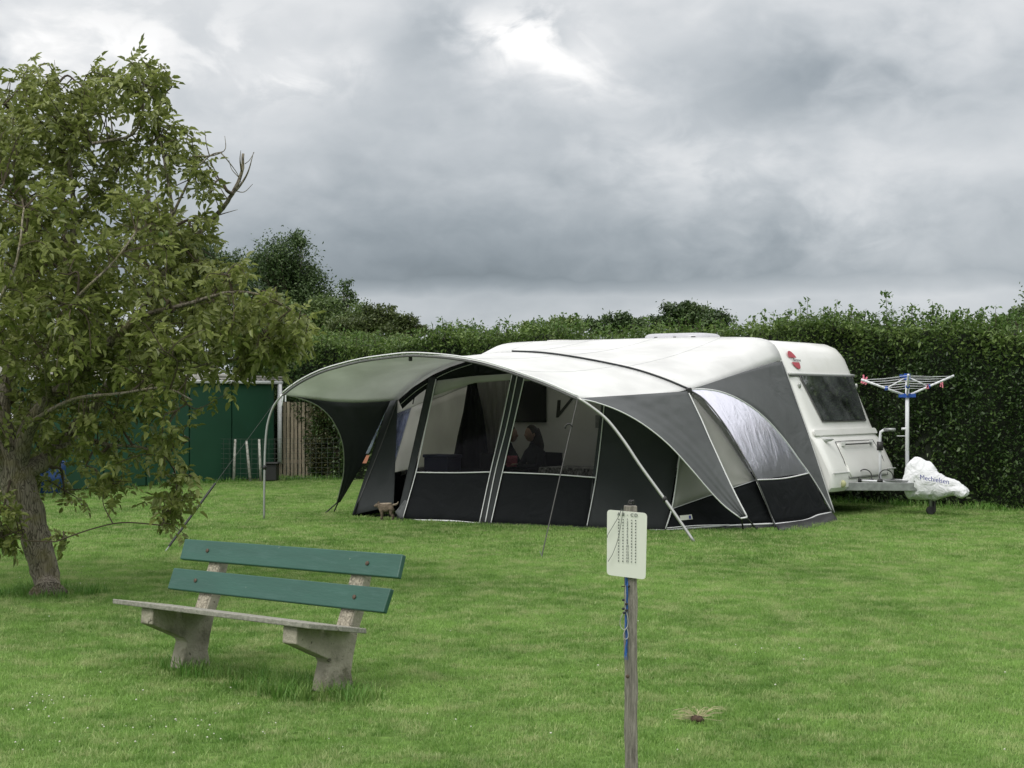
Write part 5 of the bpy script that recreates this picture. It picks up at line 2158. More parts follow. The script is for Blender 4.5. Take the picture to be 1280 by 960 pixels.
# black planter trough at the pipe's foot
tr_c = atY(340, 590, 33.2)
tro = empty('trough', (tr_c[0], 33.2, 0), 'black plastic trough standing under the shed\'s white downpipe', 'trough')
mb = MB()
for f_, s_ in ((0, 1),):
    zb0, zt0 = .02, .38
    q = lambda sx_, sy_, z, k: np.array([tr_c[0] + sx_ *   .13 * k, 33.2 + sy_ * .2 * k, z])
    mb.prism([q(-1, -1, zb0, .9), q(1, -1, zb0, .9), q(1, 1, zb0, .9), q(-1, 1, zb0, .9)], (0, 0, zt0 - .04))
A(mb, 'tub', M['black'], root=tro, bevel=.02)
mb = MB().box((tr_c[0], 33.2, .38), (.31, .44, .03))
A(mb, 'rim', M['black'], root=tro, bevel=.01)

# paling fence
pf_ = empty('paling_fence', tuple(atY(366, 598, 34.6) * np.array([1, 1, 0])), 'weathered brown vertical paling fence between the shed and the hedge', 'fence')
Yf = 34.6
x = 349.0
k = 0
while x < 388:
    w_ = 3.6
    zt_ = EYE - (502.5 - HY) / F * Yf + random.uniform(-.015, .015)
    xc = (x + w_ / 2 - CX) / F * Yf
    mb = MB().box((xc, Yf + (.02 if k % 2 else 0), zt_ / 2), (w_ / F * Yf, .02, zt_))
    A(mb, 'slat', M['pale_wood'], root=pf_, bevel=.004)
    x += 4.75
    k += 1
for z in (.35, 1.35):
    mb = MB().box(((368 - CX) / F * Yf, Yf + .06, z), (.74, .045, .08))
    A(mb, 'rail', M['pale_wood'], root=pf_)
mb = MB().box(((389 - CX) / F * Yf, Yf + .05, .80), (.09, .09, 1.6))
A(mb, 'post', M['pale_wood'], root=pf_)

# wire mesh fence with stakes
wm = empty('wire_fence', tuple(gnd(300, 603)), 'low wire mesh fence on pale stakes in front of the green shed', 'fence')
stk = [(259, 553, 600, 261), (294, 549, 600, 292), (308, 551, 601, 313), (324, 549, 600, 326)]
for xt, yt, yb, xb in stk:
    Yk = 33.0
    a, c = atY(xt, yt, Yk), atY(xb, yb, Yk)
    c[2] = -.02
    mb = MB().tube([c, lerp(a, c, .5), a], [.030, .027, .022], 8)
    A(mb, 'stake', M['stake'], root=wm, smooth=True)
mb = MB()
xs0, xs1 = (237 - CX) / F * 33, (420 - CX) / F * 33
for k in range(9):
    z = .08 + k * .10
    mb.tube([(xs0, 33.03, z), ((xs0 + xs1) / 2, 33.03, z - .01), (xs1, 33.6, z)], .0032, 4)
nv = 26
for k in range(nv + 1):
    t = k / nv
    mb.tube([(xs0 + (xs1 - xs0) * t, 33.03 + .57 * max(0, 2 * t - 1), .03), (xs0 + (xs1 - xs0) * t, 33.03 + .57 * max(0, 2 * t - 1), .88)], .0028, 4)
A(mb, 'mesh', M['wire'], root=wm)

# blue barrel and pale bowl left, white board roof edge far left
Yb_ = 29.0
bx = atY(71, 600, Yb_)
bb = empty('barrel', (bx[0], Yb_, 0), 'dark blue barrel beside the shed, half hidden behind the walnut trunk', 'barrel')
rows = []
for z, r in ((.0, .24), (.03, .27), (.25, .275), (.28, .285), (.31, .275), (.42, .27), (.56, .275), (.58, .24), (.585, .0)):
    rows.append([np.array([bx[0] - .12 + r * cos(a), Yb_ + r * sin(a), z]) for a in np.linspace(0, 2 * pi, 25)])
A(MB().grid(rows), 'drum', M['blue_dark'], root=bb, smooth=True)
mb = MB().tube([(bx[0] - .12 + .28 * cos(a), Yb_ + .28 * sin(a), .57) for a in np.linspace(0, 2 * pi, 25)], .015, 6)
A(mb, 'rim', M['blue_dark'], root=bb)
p = atY(83, 610, 29.6)
mb = MB()
rows = [[np.array([p[0] + r * cos(a), 29.6 + r * sin(a), z]) for a in np.linspace(0, 2 * pi, 17)] for z, r in ((.0, .05), (.05, .07), (.07, .09))]
mb.grid(rows)
tag(mb.build('dish', M['shed_trim'], smooth=True, solid=.006), 'small white dish on the grass beside the blue barrel', 'dish')
yh = 27.0
hx = empty('garden_chest', tuple(atY(-20, 600, yh) * np.array([1, 1, 0])), 'pale lidded chest at the far left edge behind the walnut tree', 'chest')
c = atY(-25, 519, yh)
mb = MB().box((c[0], yh, c[2]), (1.2, .7, .09), Matrix.Rotation(.12, 3, 'Y') @ Matrix.Rotation(.1, 3, 'X'))
A(mb, 'lid', M['shed_trim'], root=hx, bevel=.02)
mb = MB().box((c[0], yh, (c[2] - .1) / 2), (1.05, .6, c[2] - .12))
A(mb, 'box', M['pale_wood'], root=hx, bevel=.01)

# ------------------------------------------------------------------ foliage machinery


def rand_rot(n, tilt=None):
    """n random rotation matrices (columns are the leaf axes)"""
    q = rng.normal(size=(n, 4)); q /= np.linalg.norm(q, axis=1)[:, None]
    w, x, y, z = q.T
    R = np.empty((n, 3, 3))
    R[:, 0, 0] = 1 - 2 * (y * y + z * z); R[:, 0, 1] = 2 * (x * y - z * w); R[:, 0, 2] = 2 * (x * z + y * w)
    R[:, 1, 0] = 2 * (x * y + z * w); R[:, 1, 1] = 1 - 2 * (x * x + z * z); R[:, 1, 2] = 2 * (y * z - x * w)
    R[:, 2, 0] = 2 * (x * z - y * w); R[:, 2, 1] = 2 * (y * z + x * w); R[:, 2, 2] = 1 - 2 * (x * x + y * y)
    return R


LEAF4 = np.array([(0, 0, 0), (.5, .25, .08), (1, 0, -.05), (.5, -.25, .08)], float)
LEAF_F = np.array([(0, 1, 2), (0, 2, 3)])


def leaves(name, P, size, mt, parent=None, kind='stuff', flat=0.0):
    n = len(P)
    R = rand_rot(n)
    if flat:
        # bias the leaf normals upwards/outwards
        R2 = R.copy()
        a = rng.random(n) * 2 * pi
        tl = rng.normal(size=n) * .5
        tw = rng.normal(size=n) * .5
        for_flat = rng.random(n) < flat
        cx_, sx_ = np.cos(a), np.sin(a)
        M0 = np.zeros((n, 3, 3))
        M0[:, 0, 0] = cx_; M0[:, 1, 0] = sx_; M0[:, 2, 0] = -np.abs(tl)
        M0[:, 0, 1] = -sx_; M0[:, 1, 1] = cx_; M0[:, 2, 1] = tw
        M0[:, 2, 2] = 1
        R2[for_flat] = M0[for_flat]
        R = R2
    sz = size * (.6 + .8 * rng.random(n))
    V = np.einsum('nij,kj->nki', R, LEAF4) * sz[:, None, None] + P[:, None, :]
    Fc = (np.arange(n)[:, None, None] * 4 + LEAF_F[None]).reshape(-1, 3)
    o = raw_mesh(name, V.reshape(-1, 3), Fc, mt, parent)
    if kind: o['kind'] = kind
    return o


# --- hedge
M['hedge'] = leaf_mat('hedge leaves', [(.014, .031, .009), (.030, .062, .016), (.062, .112, .028), (.14, .21, .06)], transl=.25, clump=1.0, cs=1.6, rough=.4)
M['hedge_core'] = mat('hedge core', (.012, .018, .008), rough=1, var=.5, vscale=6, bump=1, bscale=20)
M['stem'] = mat('stems', (.07, .06, .035), rough=.9)
hA, hB = np.array([-6.4, 36.23]), np.array([12.0, 21.11])
hdir = (hB - hA) / np.linalg.norm(hB - hA); hL = np.linalg.norm(hB - hA)
hn = np.array([hdir[1], -hdir[0]])
if hn[1] > 0: hn = -hn
hedge = empty('hedge', (*(hA + hB) / 2, 0), 'tall dense green hedge with ragged shoots running behind the caravan', 'hedge')


def hz_top(t):
    return 2.80 + .09 * sin(t * .9 + 1) + .06 * sin(t * 2.3) + .10 * (1 - t / hL)


def fbm1(x):
    return .5 * sin(x * 1.7 + .3) + .3 * sin(x * 4.1 + 1.1) + .2 * sin(x * 9.3 + 2)


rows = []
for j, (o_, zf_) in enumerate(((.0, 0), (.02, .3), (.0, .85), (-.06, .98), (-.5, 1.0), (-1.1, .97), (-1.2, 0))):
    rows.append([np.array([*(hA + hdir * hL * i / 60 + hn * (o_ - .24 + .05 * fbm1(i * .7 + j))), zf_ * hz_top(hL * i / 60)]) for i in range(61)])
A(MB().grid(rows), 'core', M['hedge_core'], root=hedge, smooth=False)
n = 92000
t = rng.random(n) * hL
zf_ = rng.random(n) ** .85
dep = np.abs(rng.normal(size=n)) * .10
und = .10 * np.sin(t * 2.1 + zf_ * 4) + .07 * np.sin(t * 5.3 - zf_ * 7) + .05 * np.sin(t * 11 + zf_ * 13)
top_ = np.array([hz_top(a) for a in t])
P = np.zeros((n, 3))
P[:, :2] = hA + hdir * t[:, None] + hn * (und - dep + .03)[:, None]
P[:, 2] = zf_ * top_
n2 = 24000
t = rng.random(n2) * hL
P2 = np.zeros((n2, 3))
P2[:, :2] = hA + hdir * t[:, None] - hn * (rng.random(n2) * 1.2 - .08)[:, None]
P2[:, 2] = np.array([hz_top(a) for a in t]) + rng.normal(size=n2) * .085 - .02 + .05 * np.sin(t * 3) + .03 * np.sin(t * 8)
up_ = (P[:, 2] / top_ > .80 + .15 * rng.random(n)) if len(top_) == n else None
M['hedge_top'] = leaf_mat('young lit hedge leaves', [(.04, .075, .018), (.085, .145, .032), (.15, .225, .055), (.23, .32, .09)], transl=.35, clump=.9, cs=1.4)  # young top growth, brightened further to paint in light on the hedge top
leaves('foliage', P[~up_], .060, M['hedge'], hedge, flat=.35)
leaves('lit_young_foliage', np.vstack([P[up_], P2]), .070, M['hedge_top'], hedge, flat=.35)
# shoots above the top
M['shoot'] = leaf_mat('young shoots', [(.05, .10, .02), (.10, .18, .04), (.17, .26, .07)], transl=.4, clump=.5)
mb = MB(); SP = []
for k in range(520):
    tt_ = random.random() * hL
    o_ = -random.random() * 1.0
    b0 = np.array([*(hA + hdir * tt_ + hn * o_), hz_top(tt_)])
    h = random.uniform(.05, .30) if random.random() < .8 else random.uniform(.25, .42)
    if abs(tt_ - 13.6) < .0: h = .6
    tip = b0 + np.array([random.uniform(-.06, .06), random.uniform(-.06, .06), h])
    mb.tube([b0 - np.array([0, 0, .1]), lerp(b0, tip, .5) + np.array([random.uniform(-.02, .02), 0, 0]), tip], [.006, .005, .003], 4)
    for j in range(int(5 + h * 34)):
        q = lerp(b0, tip, random.random() ** .8)
        SP.append(q + np.array([random.uniform(-.05, .05), random.uniform(-.05, .05), random.uniform(-.02, .03)]))
# prominent shoots seen against the sky
for px, yt, sp in ((1107, 362, .07), (1140, 382, .12), (1172, 380, .05), (1200, 388, .06), (1225, 388, .05), (1187, 398, .06), (704, 390, .07), (720, 392, .05), (1040, 390, .07), (668, 400, .07), (560, 408, .05), (590, 405, .05), (640, 404, .06), (975, 398, .07), (1090, 395, .08), (1160, 392, .08), (1245, 393, .08)):
    r = (px - CX) / F
    # intersect with the hedge mid line
    hm = hA - hn * .4
    tt_ = (r * hm[1] - hm[0]) / (hdir[0] - r * hdir[1])
    xy = hm + hdir * tt_
    zt_ = EYE - (yt - HY) / F * xy[1]
    b0 = np.array([*xy, 2.7]); tip = np.array([*xy, zt_])
    mb.tube([b0, lerp(b0, tip, .5) + np.array([.02, 0, 0]), tip], [.008, .006, .003], 4)
    for j in range(int(40 + 60 * sp / .07)):
        f_ = random.random()
        q = lerp(b0, tip, f_)
        s_ = sp * (1.3 - f_ * .7)
        SP.append(q + np.array([random.gauss(0, s_), random.gauss(0, s_), random.uniform(-.03, .03)]))
A(mb, 'stems', M['stem'], root=hedge)['kind'] = 'stuff'
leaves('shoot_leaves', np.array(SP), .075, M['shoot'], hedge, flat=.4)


# --- trees and shrubs behind
def bg_tree(name, label, cat, lobes, Y, trunk_px, n, size, cols, group=None, wisp=0, ydepth=.8, clump=1.0):
    """lobes: (px, py, rx, ry) in the photo at distance Y; the crown fills the lobes in depth as well"""
    cx_ = (trunk_px - CX) / F * Y
    root = empty(name, (cx_, Y, 0), label, cat, group)
    m = leaf_mat(name + ' leaves', cols, transl=.25, clump=clump, cs=.9)
    tot = sum(l[2] * l[3] for l in lobes)
    Ps = []
    tr_ = MB()
    crown_top = max(EYE - (l[1] - HY) / F * Y for l in lobes)
    zb = min(EYE - (l[1] - HY) / F * Y for l in lobes)
    tr_.tube([(cx_, Y, 0), (cx_ + .05, Y, zb * .6), (cx_, Y, zb)], [.22, .16, .12] if crown_top > 4 else [.08, .07, .05], 8)
    tr_o = adopt(tr_.build('trunk', M['bark'], smooth=True, fixn=False), root)
    lb = MB()
    for (px, py, rx, ry) in lobes:
        c = atY(px, py, Y)
        sx_, sz_ = rx / F * Y, ry / F * Y
        c[1] += random.uniform(-.5, .5) * sx_ * ydepth
        k = int(n * rx * ry / tot)
        # sub-clumps on the lobe
        nc = max(5, int(k / 70))
        d = rng.normal(size=(nc, 3)); d /= np.linalg.norm(d, axis=1)[:, None]
        cc = c + d * np.array([sx_, sx_ * .9, sz_]) * (rng.random(nc) ** .35)[:, None] * .85
        idx = rng.integers(0, nc, k)
        r_ = min(sx_, sz_) * .30
        Ps.append(cc[idx] + rng.normal(size=(k, 3)) * r_ * np.array([1, 1, .7]))
        for q in cc[:max(3, nc // 4)]:
            s0 = np.array([cx_, Y, zb * .85])
            lb.tube([s0, lerp(s0, q, .5) + np.array([0, 0, .1]), q], [.05, .03, .012] if crown_top > 4 else [.02, .014, .008], 5)
    adopt(lb.build('limbs', M['bark'], fixn=False), root)
    P = np.vstack(Ps)
    leaves('crown', P, size, m, root, flat=.3)
    return root


DK = [(.020, .038, .014), (.046, .080, .027), (.085, .135, .046), (.14, .20, .075)]
OL = [(.036, .052, .016), (.07, .098, .03), (.12, .155, .05), (.19, .23, .085)]
LG = [(.06, .10, .02), (.11, .17, .04), (.165, .235, .06), (.22, .30, .09)]
bg_tree('broadleaf_tree', 'tall dark rounded tree rising above the others left of the awning', 'tree', [(358, 325, 34, 32), (345, 352, 40, 34), (382, 345, 24, 26), (365, 380, 55, 36), (395, 375, 30, 28), (340, 400, 45, 30), (372, 300, 16, 12), (325, 330, 16, 18), (400, 400, 30, 20)], 54, 362, 34000, .095, DK)
bg_tree('conifer_tree', 'dark spiky tree crown showing just behind the walnut tree\'s right side', 'tree', [(258, 312, 22, 20), (285, 330, 26, 22), (265, 345, 40, 30), (300, 350, 24, 22), (240, 370, 60, 40), (305, 385, 34, 30)], 50, 265, 17000, .09, DK)
bg_tree('birch_tree', 'thin wispy tree standing right beside the tall dark tree', 'tree', [(434, 362, 11, 12), (440, 378, 11, 14), (428, 385, 12, 18), (436, 400, 16, 16)], 48, 434, 1700, .10, DK)
bg_tree('shrub', 'olive shrub with loose sprays rising over the hedge, near the wispy tree', 'shrub', [(466, 390, 14, 11), (480, 398, 18, 14), (460, 408, 28, 18), (430, 412, 26, 16), (488, 385, 6, 6)], 40, 465, 5200, .085, OL)
bg_tree('shrub', 'low olive shrub over the hedge just left of the awning roof\'s rear end', 'shrub', [(505, 400, 14, 9), (515, 408, 20, 10), (498, 412, 24, 12), (530, 412, 14, 7)], 39, 508, 3800, .08, OL)
bg_tree('broadleaf_tree', 'dark round-topped tree behind the hedge above the caravan\'s roof light', 'tree', [(842, 394, 26, 15), (872, 392, 28, 15), (895, 402, 24, 14), (860, 408, 50, 16), (820, 405, 12, 12), (862, 384, 12, 6)], 60, 865, 9500, .13, DK)
bg_tree('broadleaf_tree', 'small dark tree top behind the hedge left of the round-topped tree', 'tree', [(770, 402, 22, 12), (795, 405, 20, 10), (752, 410, 18, 10), (735, 406, 12, 8)], 56, 770, 5200, .12, DK)
bg_tree('shrub', 'low green shrub top above the hedge near the arch of the awning roof', 'shrub', [(700, 405, 18, 9), (720, 404, 14, 8), (668, 409, 20, 8)], 42, 700, 2600, .085, LG)
bg_tree('broadleaf_tree', 'green tree leaning into the picture at the right edge behind the hedge', 'tree', [(1285, 385, 22, 15), (1272, 398, 26, 16), (1250, 405, 24, 10), (1310, 385, 40, 30), (1340, 400, 60, 40)], 34, 1290, 9000, .09, DK[1:] + [(.10, .17, .05)])
bg_tree('shrub', 'light green bushy growth behind the fence under the walnut\'s outer branches', 'shrub', [(400, 432, 28, 20), (430, 430, 26, 15), (460, 428, 26, 13), (500, 428, 26, 11), (540, 430, 24, 10), (575, 432, 20, 8), (385, 460, 20, 24), (415, 455, 24, 20)], 37.2, 430, 15000, .06, LG, clump=.7)
bg_tree('shrub', 'dark tangled bush filling the gap between the shed roof and the sky', 'shrub', [(300, 430, 60, 40), (345, 445, 36, 36), (220, 440, 70, 36), (130, 430, 90, 40), (40, 430, 90, 44), (375, 478, 24, 26), (-60, 430, 90, 50)], 43, 200, 16000, .12, OL[:3])
bg_tree('shrub', 'brownish sparse bush growing beside the paling fence under the canopy', 'shrub', [(405, 520, 20, 22), (400, 560, 18, 30), (415, 580, 20, 20), (430, 540, 20, 40), (450, 560, 20, 40)], 34.3, 410, 9000, .055, [(.03, .032, .012), (.06, .062, .022), (.10, .10, .035)])

bg_tree('shrub', 'mid green bushy mass sloping down from the tall dark tree towards the awning', 'shrub', [(345, 395, 30, 26), (385, 402, 36, 22), (425, 410, 36, 18), (462, 416, 34, 14), (360, 420, 50, 20), (500, 420, 30, 9), (402, 384, 24, 18), (446, 394, 22, 18), (488, 404, 18, 11), (522, 412, 16, 7)], 44, 400, 19000, .085, [(.04, .066, .018), (.08, .125, .034), (.13, .19, .055), (.20, .26, .09)], clump=.9)

# ------------------------------------------------------------------ walnut tree
YT = 14.3
tb_ = gnd(60, 741)
wt_root = empty('walnut_tree', tuple(tb_), 'leaning walnut tree with wide leafy crown at the left, some bare twigs on its right', 'tree')


def T(px, py, dy=0.0):
    return atY(px, py, YT + dy)


skel = []      # (point, radius)


def limb(mb, pts, r0, r1, n=None, wob=.03):
    c = spline(np.array([T(*p) for p in pts]), n or len(pts) * 7)
    k = len(c)
    rs = [r0 + (r1 - r0) * (i / (k - 1)) ** .8 for i in range(k)]
    c = c + rng.normal(size=c.shape) * wob * .25 * np.linspace(.3, 1, k)[:, None] * (r0 + .03) * 2
    mb.tube(list(c), rs, 10)
    for p, r in zip(c, rs): skel.append((p, r))
    return c


mb = MB()
# trunk, flared at the base
tc3 = spline(np.array([gnd(60, 744) + np.array([0, 0, -.05]), T(59, 728), T(50, 690), T(38, 650), T(26, 615), T(18, 585), T(10, 560), T(4, 535), T(0, 512)]), 36)
rs = list(np.interp(np.linspace(0, 1, 36), [0, .05, .13, .34, .62, .78, .9, 1], [.19, .135, .118, .125, .155, .13, .09, .04]))
mb.tube(list(tc3), rs, 18)
for p, r in zip(tc3, rs): skel.append((p, r))
trunk = A(mb, 'trunk', M['bark'], root=wt_root, smooth=True)
dm = trunk.modifiers.new('knobs', 'DISPLACE'); t3 = bpy.data.textures.new('knobs', 'CLOUDS'); t3.noise_scale = .12; dm.texture = t3; dm.strength = .05; dm.texture_coords = 'GLOBAL'
limbs_def = [
    ([(22, 590), (35, 535, -.1), (62, 500, -.2), (88, 478, -.3), (112, 452, -.4), (135, 430, -.5), (175, 395, -.6)], .085, .035),
    ([(112, 452, -.4), (120, 420, -.5), (110, 380, -.4), (85, 330, -.2), (80, 270, 0), (76, 210, .1), (74, 150, .1), (70, 100, 0)], .045, .012),
    ([(30, 590), (62, 572, .2), (92, 538, .4), (118, 508, .5), (135, 485, .6), (160, 450, .6), (190, 400, .5), (200, 350, .4), (240, 302, .3), (270, 270, .2), (290, 243, .1), (302, 215, .1), (304, 192, .1)], .085, .012),
    ([(135, 485, .6), (180, 470, .3), (230, 462, .1), (290, 450, 0), (345, 445, -.1), (372, 440, -.1)], .035, .008),
    ([(20, 580), (5, 530, .3), (10, 470, .5), (30, 400, .6), (40, 330, .6), (30, 260, .5), (20, 190, .4), (10, 130, .3)], .08, .012),
    ([(20, 600), (-25, 545, -.2), (-70, 480, -.4), (-110, 400, -.5), (-130, 310, -.5), (-120, 230, -.3)], .08, .015),
    ([(5, 560), (-40, 530, .6), (-100, 500, 1.0), (-180, 450, 1.2), (-230, 400, 1.2)], .06, .015),
    ([(88, 330, -.2), (92, 260, -.3), (86, 205, -.3), (84, 190, -.3), (110, 181, -.3), (135, 176, -.3), (165, 168, -.35), (178, 140, -.4), (180, 100, -.4)], .028, .008),
    ([(175, 395, -.6), (200, 330, -.6), (215, 270, -.5), (205, 200, -.5), (200, 170, -.5)], .030, .008),
    ([(200, 350, .4), (190, 280, .6), (185, 220, .6), (195, 150, .5), (215, 100, .4)], .026, .006),
    ([(215, 270, -.5), (240, 220, -.5), (262, 195, -.5), (278, 190, -.5)], .014, .005),
    ([(175, 395, -.6), (235, 380, -.9), (290, 365, -1.0), (335, 372, -1.0), (375, 395, -1.0)], .028, .006),
    ([(92, 538, .4), (130, 555, -.1), (180, 560, -.5), (215, 580, -.7), (222, 630, -.7)], .025, .006),
    ([(35, 530, -.1), (90, 500, -.9), (150, 492, -1.2), (205, 485, -1.3), (240, 500, -1.3)], .028, .007),
    ([(62, 500, -.2), (60, 440, -1.0), (90, 380, -1.5), (140, 330, -1.6), (170, 290, -1.5)], .03, .007),
    ([(12, 565), (-20, 480, -.9), (-10, 400, -1.6), (20, 330, -1.8), (30, 260, -1.6)], .035, .007),
    ([(76, 210, .1), (50, 170, .3), (30, 120, .3)], .016, .005),
    ([(80, 270, 0), (120, 230, .4), (140, 170, .6), (130, 110, .6)], .016, .005),
]
for k, (pts, r0, r1) in enumerate(limbs_def):
    mb = MB()
    pts = [(p[0], p[1], p[2] if len(p) > 2 else 0) for p in pts]
    limb(mb, pts, r0, r1)
    A(mb, 'limb', M['bark'], root=wt_root, smooth=True)
# dead twigs at the right
mb = MB()
for pts, r0 in (([(290, 243, .1), (300, 232, .1), (310, 215, .05), (317, 190, 0)], .014), ([(302, 215, .1), (300, 200, 0), (301, 188, 0)], .010), ([(270, 270, .2), (283, 266, .1), (297, 262, .1)], .007),
                ([(240, 195, -.5), (262, 195, -.5), (276, 191, -.5), (282, 185, -.5), (281, 170, -.5)], .009), ([(262, 195, -.5), (258, 180, -.5), (256, 163, -.5)], .006),
                ([(285, 250, .1), (276, 235, .1), (272, 218, .1)], .006), ([(293, 238, .1), (305, 240, .1), (316, 230, .1)], .005), ([(299, 222, .1), (290, 212, .1), (286, 200, .1)], .005),
                ([(306, 205, .1), (312, 200, .1), (318, 190, .1)], .004), ([(276, 191, -.5), (284, 200, -.5), (296, 216, -.4), (302, 230, -.3)], .006), ([(74, 120, .1), (70, 95, .1), (68, 75, .1)], .006),
                ([(180, 110, -.4), (172, 90, -.4), (164, 72, -.4)], .004), ([(120, 100, .6), (116, 88, .6), (113, 80, .6)], .004), ([(240, 205, -.5), (250, 230, -.4), (262, 238, -.4), (275, 232, -.3)], .006)):
    mb.tube([T(*p) for p in spline(np.array(pts, float), len(pts) * 4)], list(np.linspace(r0, .002, len(pts) * 4)), 5)
A(mb, 'dead_twigs', M['bark'], root=wt_root, smooth=True)

# growth regions: (px, py, radius px, twig count, depth centre, depth spread)
regions = [(60, 130, 60, 38, 0, .9), (175, 110, 40, 20, -.1, .6), (0, 150, 70, 34, 0, 1.1), (0, 210, 90, 40, 0, 1.2), (115, 110, 34, 12, .1, .7), (120, 215, 62, 34, 0, 1.0), (205, 170, 30, 12, -.3, .5), (225, 205, 34, 11, -.3, .6), (258, 235, 14, 2, 0, .3),
           (40, 300, 90, 66, -.2, 1.5), (150, 300, 80, 48, -.2, 1.4), (230, 310, 48, 24, 0, 1.0), (80, 390, 95, 84, -.3, 1.6), (190, 390, 80, 52, -.3, 1.4), (275, 385, 55, 34, -.4, 1.0), (335, 405, 42, 26, -.5, .8), (365, 425, 20, 9, -.6, .5),
           (0, 450, 100, 66, .3, 1.5), (110, 455, 80, 42, .2, 1.2), (200, 455, 60, 24, -.3, 1.1), (280, 450, 46, 16, -.3, .9), (340, 450, 30, 8, -.4, .6),
           (40, 530, 75, 30, .7, .9), (140, 520, 52, 10, -.6, 1.0), (205, 520, 36, 7, -.8, .7), (215, 570, 28, 7, -.8, .5), (150, 570, 40, 5, -.4, .7), (100, 575, 36, 4, -.5, .7), (222, 622, 16, 7, -.75, .3), (208, 655, 9, 3, -.75, .15),
           (20, 600, 55, 18, .7, .7), (75, 620, 22, 4, .3, .4), (-10, 640, 40, 10, -.5, .6), (90, 560, 30, 3, .6, .5), (75, 675, 12, 2, -.9, .2), (120, 605, 14, 4, -.7, .2), (5, 665, 14, 4, -.8, .3),
           (-100, 200, 90, 30, 0, 1.4), (-130, 330, 110, 44, 0, 1.8), (-120, 460, 110, 44, 0, 1.8), (-230, 420, 90, 20, .8, 1.4), (-100, 560, 70, 16, 0, 1.2)]
SK = np.array([p for p, r in skel]); SR = np.array([r for p, r in skel])
twmb = MB(); leaf_P, leaf_D = [], []
base_cut = len(tc3) - 10
for (px, py, rp, cnt, dc, dsd) in regions:
    # one secondary branch per region, extending the skeleton
    for _ in range(max(1, cnt // 12)):
        q = T(px + random.gauss(0, rp * .3), py + random.gauss(0, rp * .3), dc + random.gauss(0, dsd * .4))
        dd_ = np.linalg.norm(SK[base_cut:] - q, axis=1); k = int(np.argmin(dd_)) + base_cut
        a = SK[k]
        if .9 > np.linalg.norm(a - q) > .15:
            c1 = lerp(a, q, .35) + np.array([0, 0, .06]) + rng.normal(size=3) * .04
            c2 = lerp(a, q, .7) + np.array([0, 0, .05]) + rng.normal(size=3) * .04
            c = spline([a, c1, c2, q], 14)
            twmb.tube(list(c), list(np.linspace(min(.018, SR[k]), .006, 14)), 6, cap=False)
            SK = np.vstack([SK, c[3:]]); SR = np.r_[SR, np.linspace(.014, .006, 14)[3:]]
for (px, py, rp, cnt, dc, dsd) in regions:
    for _ in range(int(cnt * 1.2)):
        rr = rp * math.sqrt(random.random()); a_ = random.random() * 6.28
        q = T(px + rr * cos(a_), py + rr * sin(a_), dc + random.uniform(-1, 1) * dsd)
        dd_ = np.linalg.norm(SK[base_cut:] - q, axis=1); k = int(np.argmin(dd_)) + base_cut
        a = SK[k]
        L_ = np.linalg.norm(a - q)
        if L_ > .9: a = lerp(q, a, .9 / L_)
        if L_ < .12:
            q = q + rng.normal(size=3) * .12
        c1 = lerp(a, q, .5) + rng.normal(size=3) * .05 + np.array([0, 0, .03])
        c = spline([a, c1, q], 8)
        twmb.tube(list(c), list(np.linspace(.0065, .0025, 8)), 4, cap=False)
        nl = random.randint(5, 7)
        for j in range(nl):
            t_ = 1 - .85 * (j / nl) * random.uniform(.6, 1)
            i = min(7, max(0, int(t_ * 7)))
            leaf_P.append(c[i] + rng.normal(size=3) * .012)
            tg = c[min(i + 1, 7)] - c[max(i - 1, 0)]
            tg = tg / (np.linalg.norm(tg) + 1e-6)
            rd = rng.normal(size=3); rd /= np.linalg.norm(rd)
            dvec = tg * .5 + rd * .95 + np.array([0, 0, -.08])
            leaf_D.append(dvec / np.linalg.norm(dvec))
M['twig'] = mat('twig bark', (.075, .058, .038), rough=.9, var=.3)
adopt(twmb.build('twigs', M['twig'], fixn=False), wt_root)['kind'] = 'stuff'


def compound(nl, seed):
    """a walnut leaf: drooping stalk with paired leaflets; x is along the stalk"""
    rs_ = np.random.default_rng(seed)
    V, Fc = [], []

    def leaflet(o, ang, L_, w_, tilt, droop):
        b = len(V)
        ca, sa = cos(ang), sin(ang)
        for (u, v, z) in ((0, 0, 0), (.28, .42, .06), (.68, .38, .05), (1, 0, 0), (.68, -.38, .05), (.28, -.42, .06)):
            x, y = u * L_, v * w_
            zz_ = abs(v) * w_ * .5 + tilt * v * w_ - droop * (u ** 2) * L_
            V.append((o[0] + x * ca - y * sa, o[1] + x * sa + y * ca, o[2] + zz_))
        Fc.extend([(b, b + 1, b + 2), (b, b + 2, b + 3), (b, b + 3, b + 4), (b, b + 4, b + 5)])
    R_ = .17
    for i in range(nl):
        t_ = .35 + .6 * i / nl
        o = (R_ * t_, 0, -.06 * t_ * t_)
        for sgn in (-1, 1):
            leaflet(o, sgn * (1.05 + .25 * rs_.random()), (.062 + .03 * t_) * (.85 + .3 * rs_.random()), .048 * (.85 + .3 * rs_.random()), .5 * rs_.normal() * .6, .35 + .3 * rs_.random())
    leaflet((R_, 0, -.06), .1 * rs_.normal(), .10 * (.9 + .2 * rs_.random()), .056, .2 * rs_.normal(), .45)
    # stalk as a thin strip
    b = len(V)
    V.extend([(0, .0015, 0), (0, -.0015, 0), (R_, -.001, -.06), (R_, .001, -.06)])
    Fc.extend([(b, b + 1, b + 2), (b, b + 2, b + 3)])
    return np.array(V), np.array(Fc)


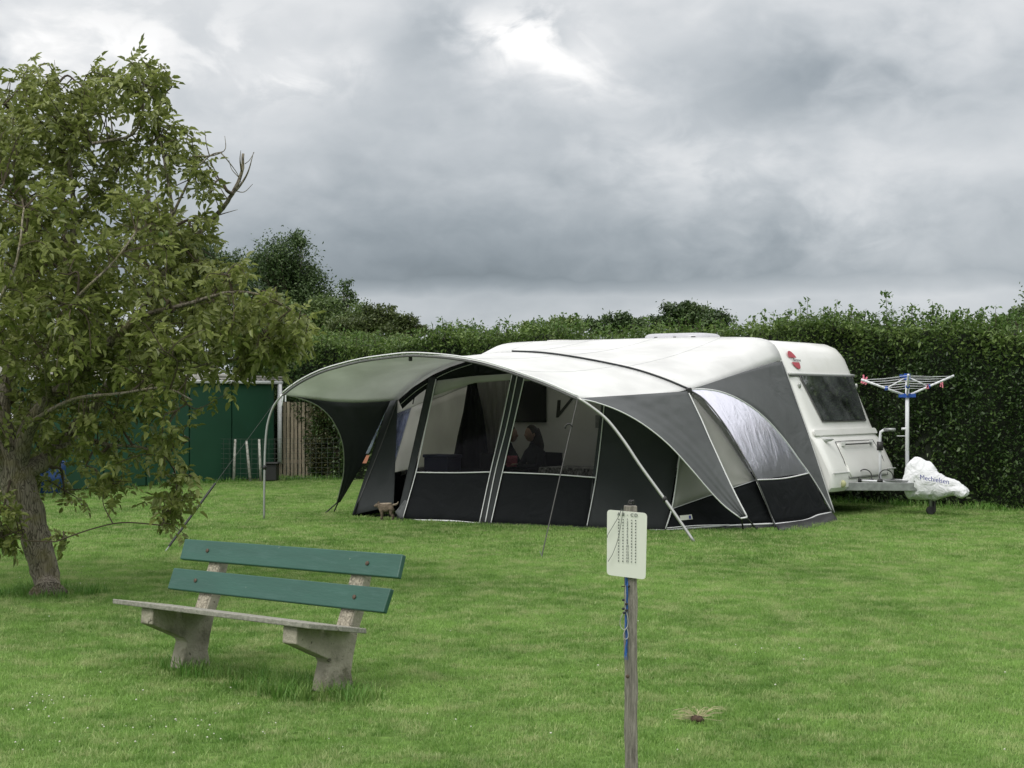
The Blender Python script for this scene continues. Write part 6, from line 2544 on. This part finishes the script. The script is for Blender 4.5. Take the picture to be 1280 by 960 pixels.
M['walnut'] = leaf_mat('walnut leaves', [(.085, .105, .026), (.165, .200, .050), (.265, .305, .088), (.42, .46, .17)], transl=.45, clump=.75, cs=1.3, rough=.38, spec=.5)
protos = [compound(2 + (k % 2), 100 + k) for k in range(6)]
leaf_P = np.array(leaf_P); leaf_D = np.array(leaf_D)
print('walnut compound leaves', len(leaf_P))


def frame(d):
    x = d
    up = np.array([0, 0, 1.0]) + rng.normal(size=3) * .45
    y = np.cross(up, x); y /= np.linalg.norm(y) + 1e-9
    z = np.cross(x, y)
    return np.stack([x, y, z], 1)


# the 300 nearest visible leaves are objects of their own
pxs = CX + F * leaf_P[:, 0] / leaf_P[:, 1]; pys = HY - F * (leaf_P[:, 2] - EYE) / leaf_P[:, 1]
vis = (pxs > 0) & (pxs < 400) & (pys > 60) & (pys < 720)
order = np.argsort(leaf_P[:, 1] + np.where(vis, 0, 100))
solo = set(order[:300].tolist())
pm = []
for k, (V_, F_) in enumerate(protos):
    me = bpy.data.meshes.new('leaf'); me.from_pydata([tuple(v) for v in V_], [], [tuple(int(i) for i in f) for f in F_]); me.materials.append(M['walnut']); pm.append(me)
Vall = [[] for _ in range(1)]; VV, FF = [], []; o_ = 0
for i in range(len(leaf_P)):
    R = frame(leaf_D[i]); sc = .50 + .38 * random.random(); k = i % 6
    if i in solo:
        ob = bpy.data.objects.new('leaf', pm[k])
        COL.objects.link(ob)
        m4 = Matrix(R.tolist()).to_4x4()
        ob.matrix_world = Matrix.Translation(Vector(leaf_P[i])) @ m4 @ Matrix.Scale(sc, 4)
        adopt(ob, wt_root)
    else:
        V_, F_ = protos[k]
        VV.append(V_ * sc @ R.T + leaf_P[i]); FF.append(F_ + o_); o_ += len(V_)
fo_ = raw_mesh('foliage', np.vstack(VV), np.vstack(FF), M['walnut'], wt_root)
fo_['kind'] = 'stuff'
# walnuts
M['nut'] = mat('green walnut husk', (.13, .18, .06), rough=.5, var=.2, vscale=40)
for k in range(34):
    i = int(order[random.randrange(0, 1200)])
    p = leaf_P[i]
    q = MB().ball(p + np.array([0, -.02, -.03]), (.022, .022, .026), 10, 8)
    A(q, 'walnut', M['nut'], root=wt_root, smooth=True)

# ------------------------------------------------------------------ rounding up
bpy.context.view_layer.update()
print('objects', len(bpy.data.objects))
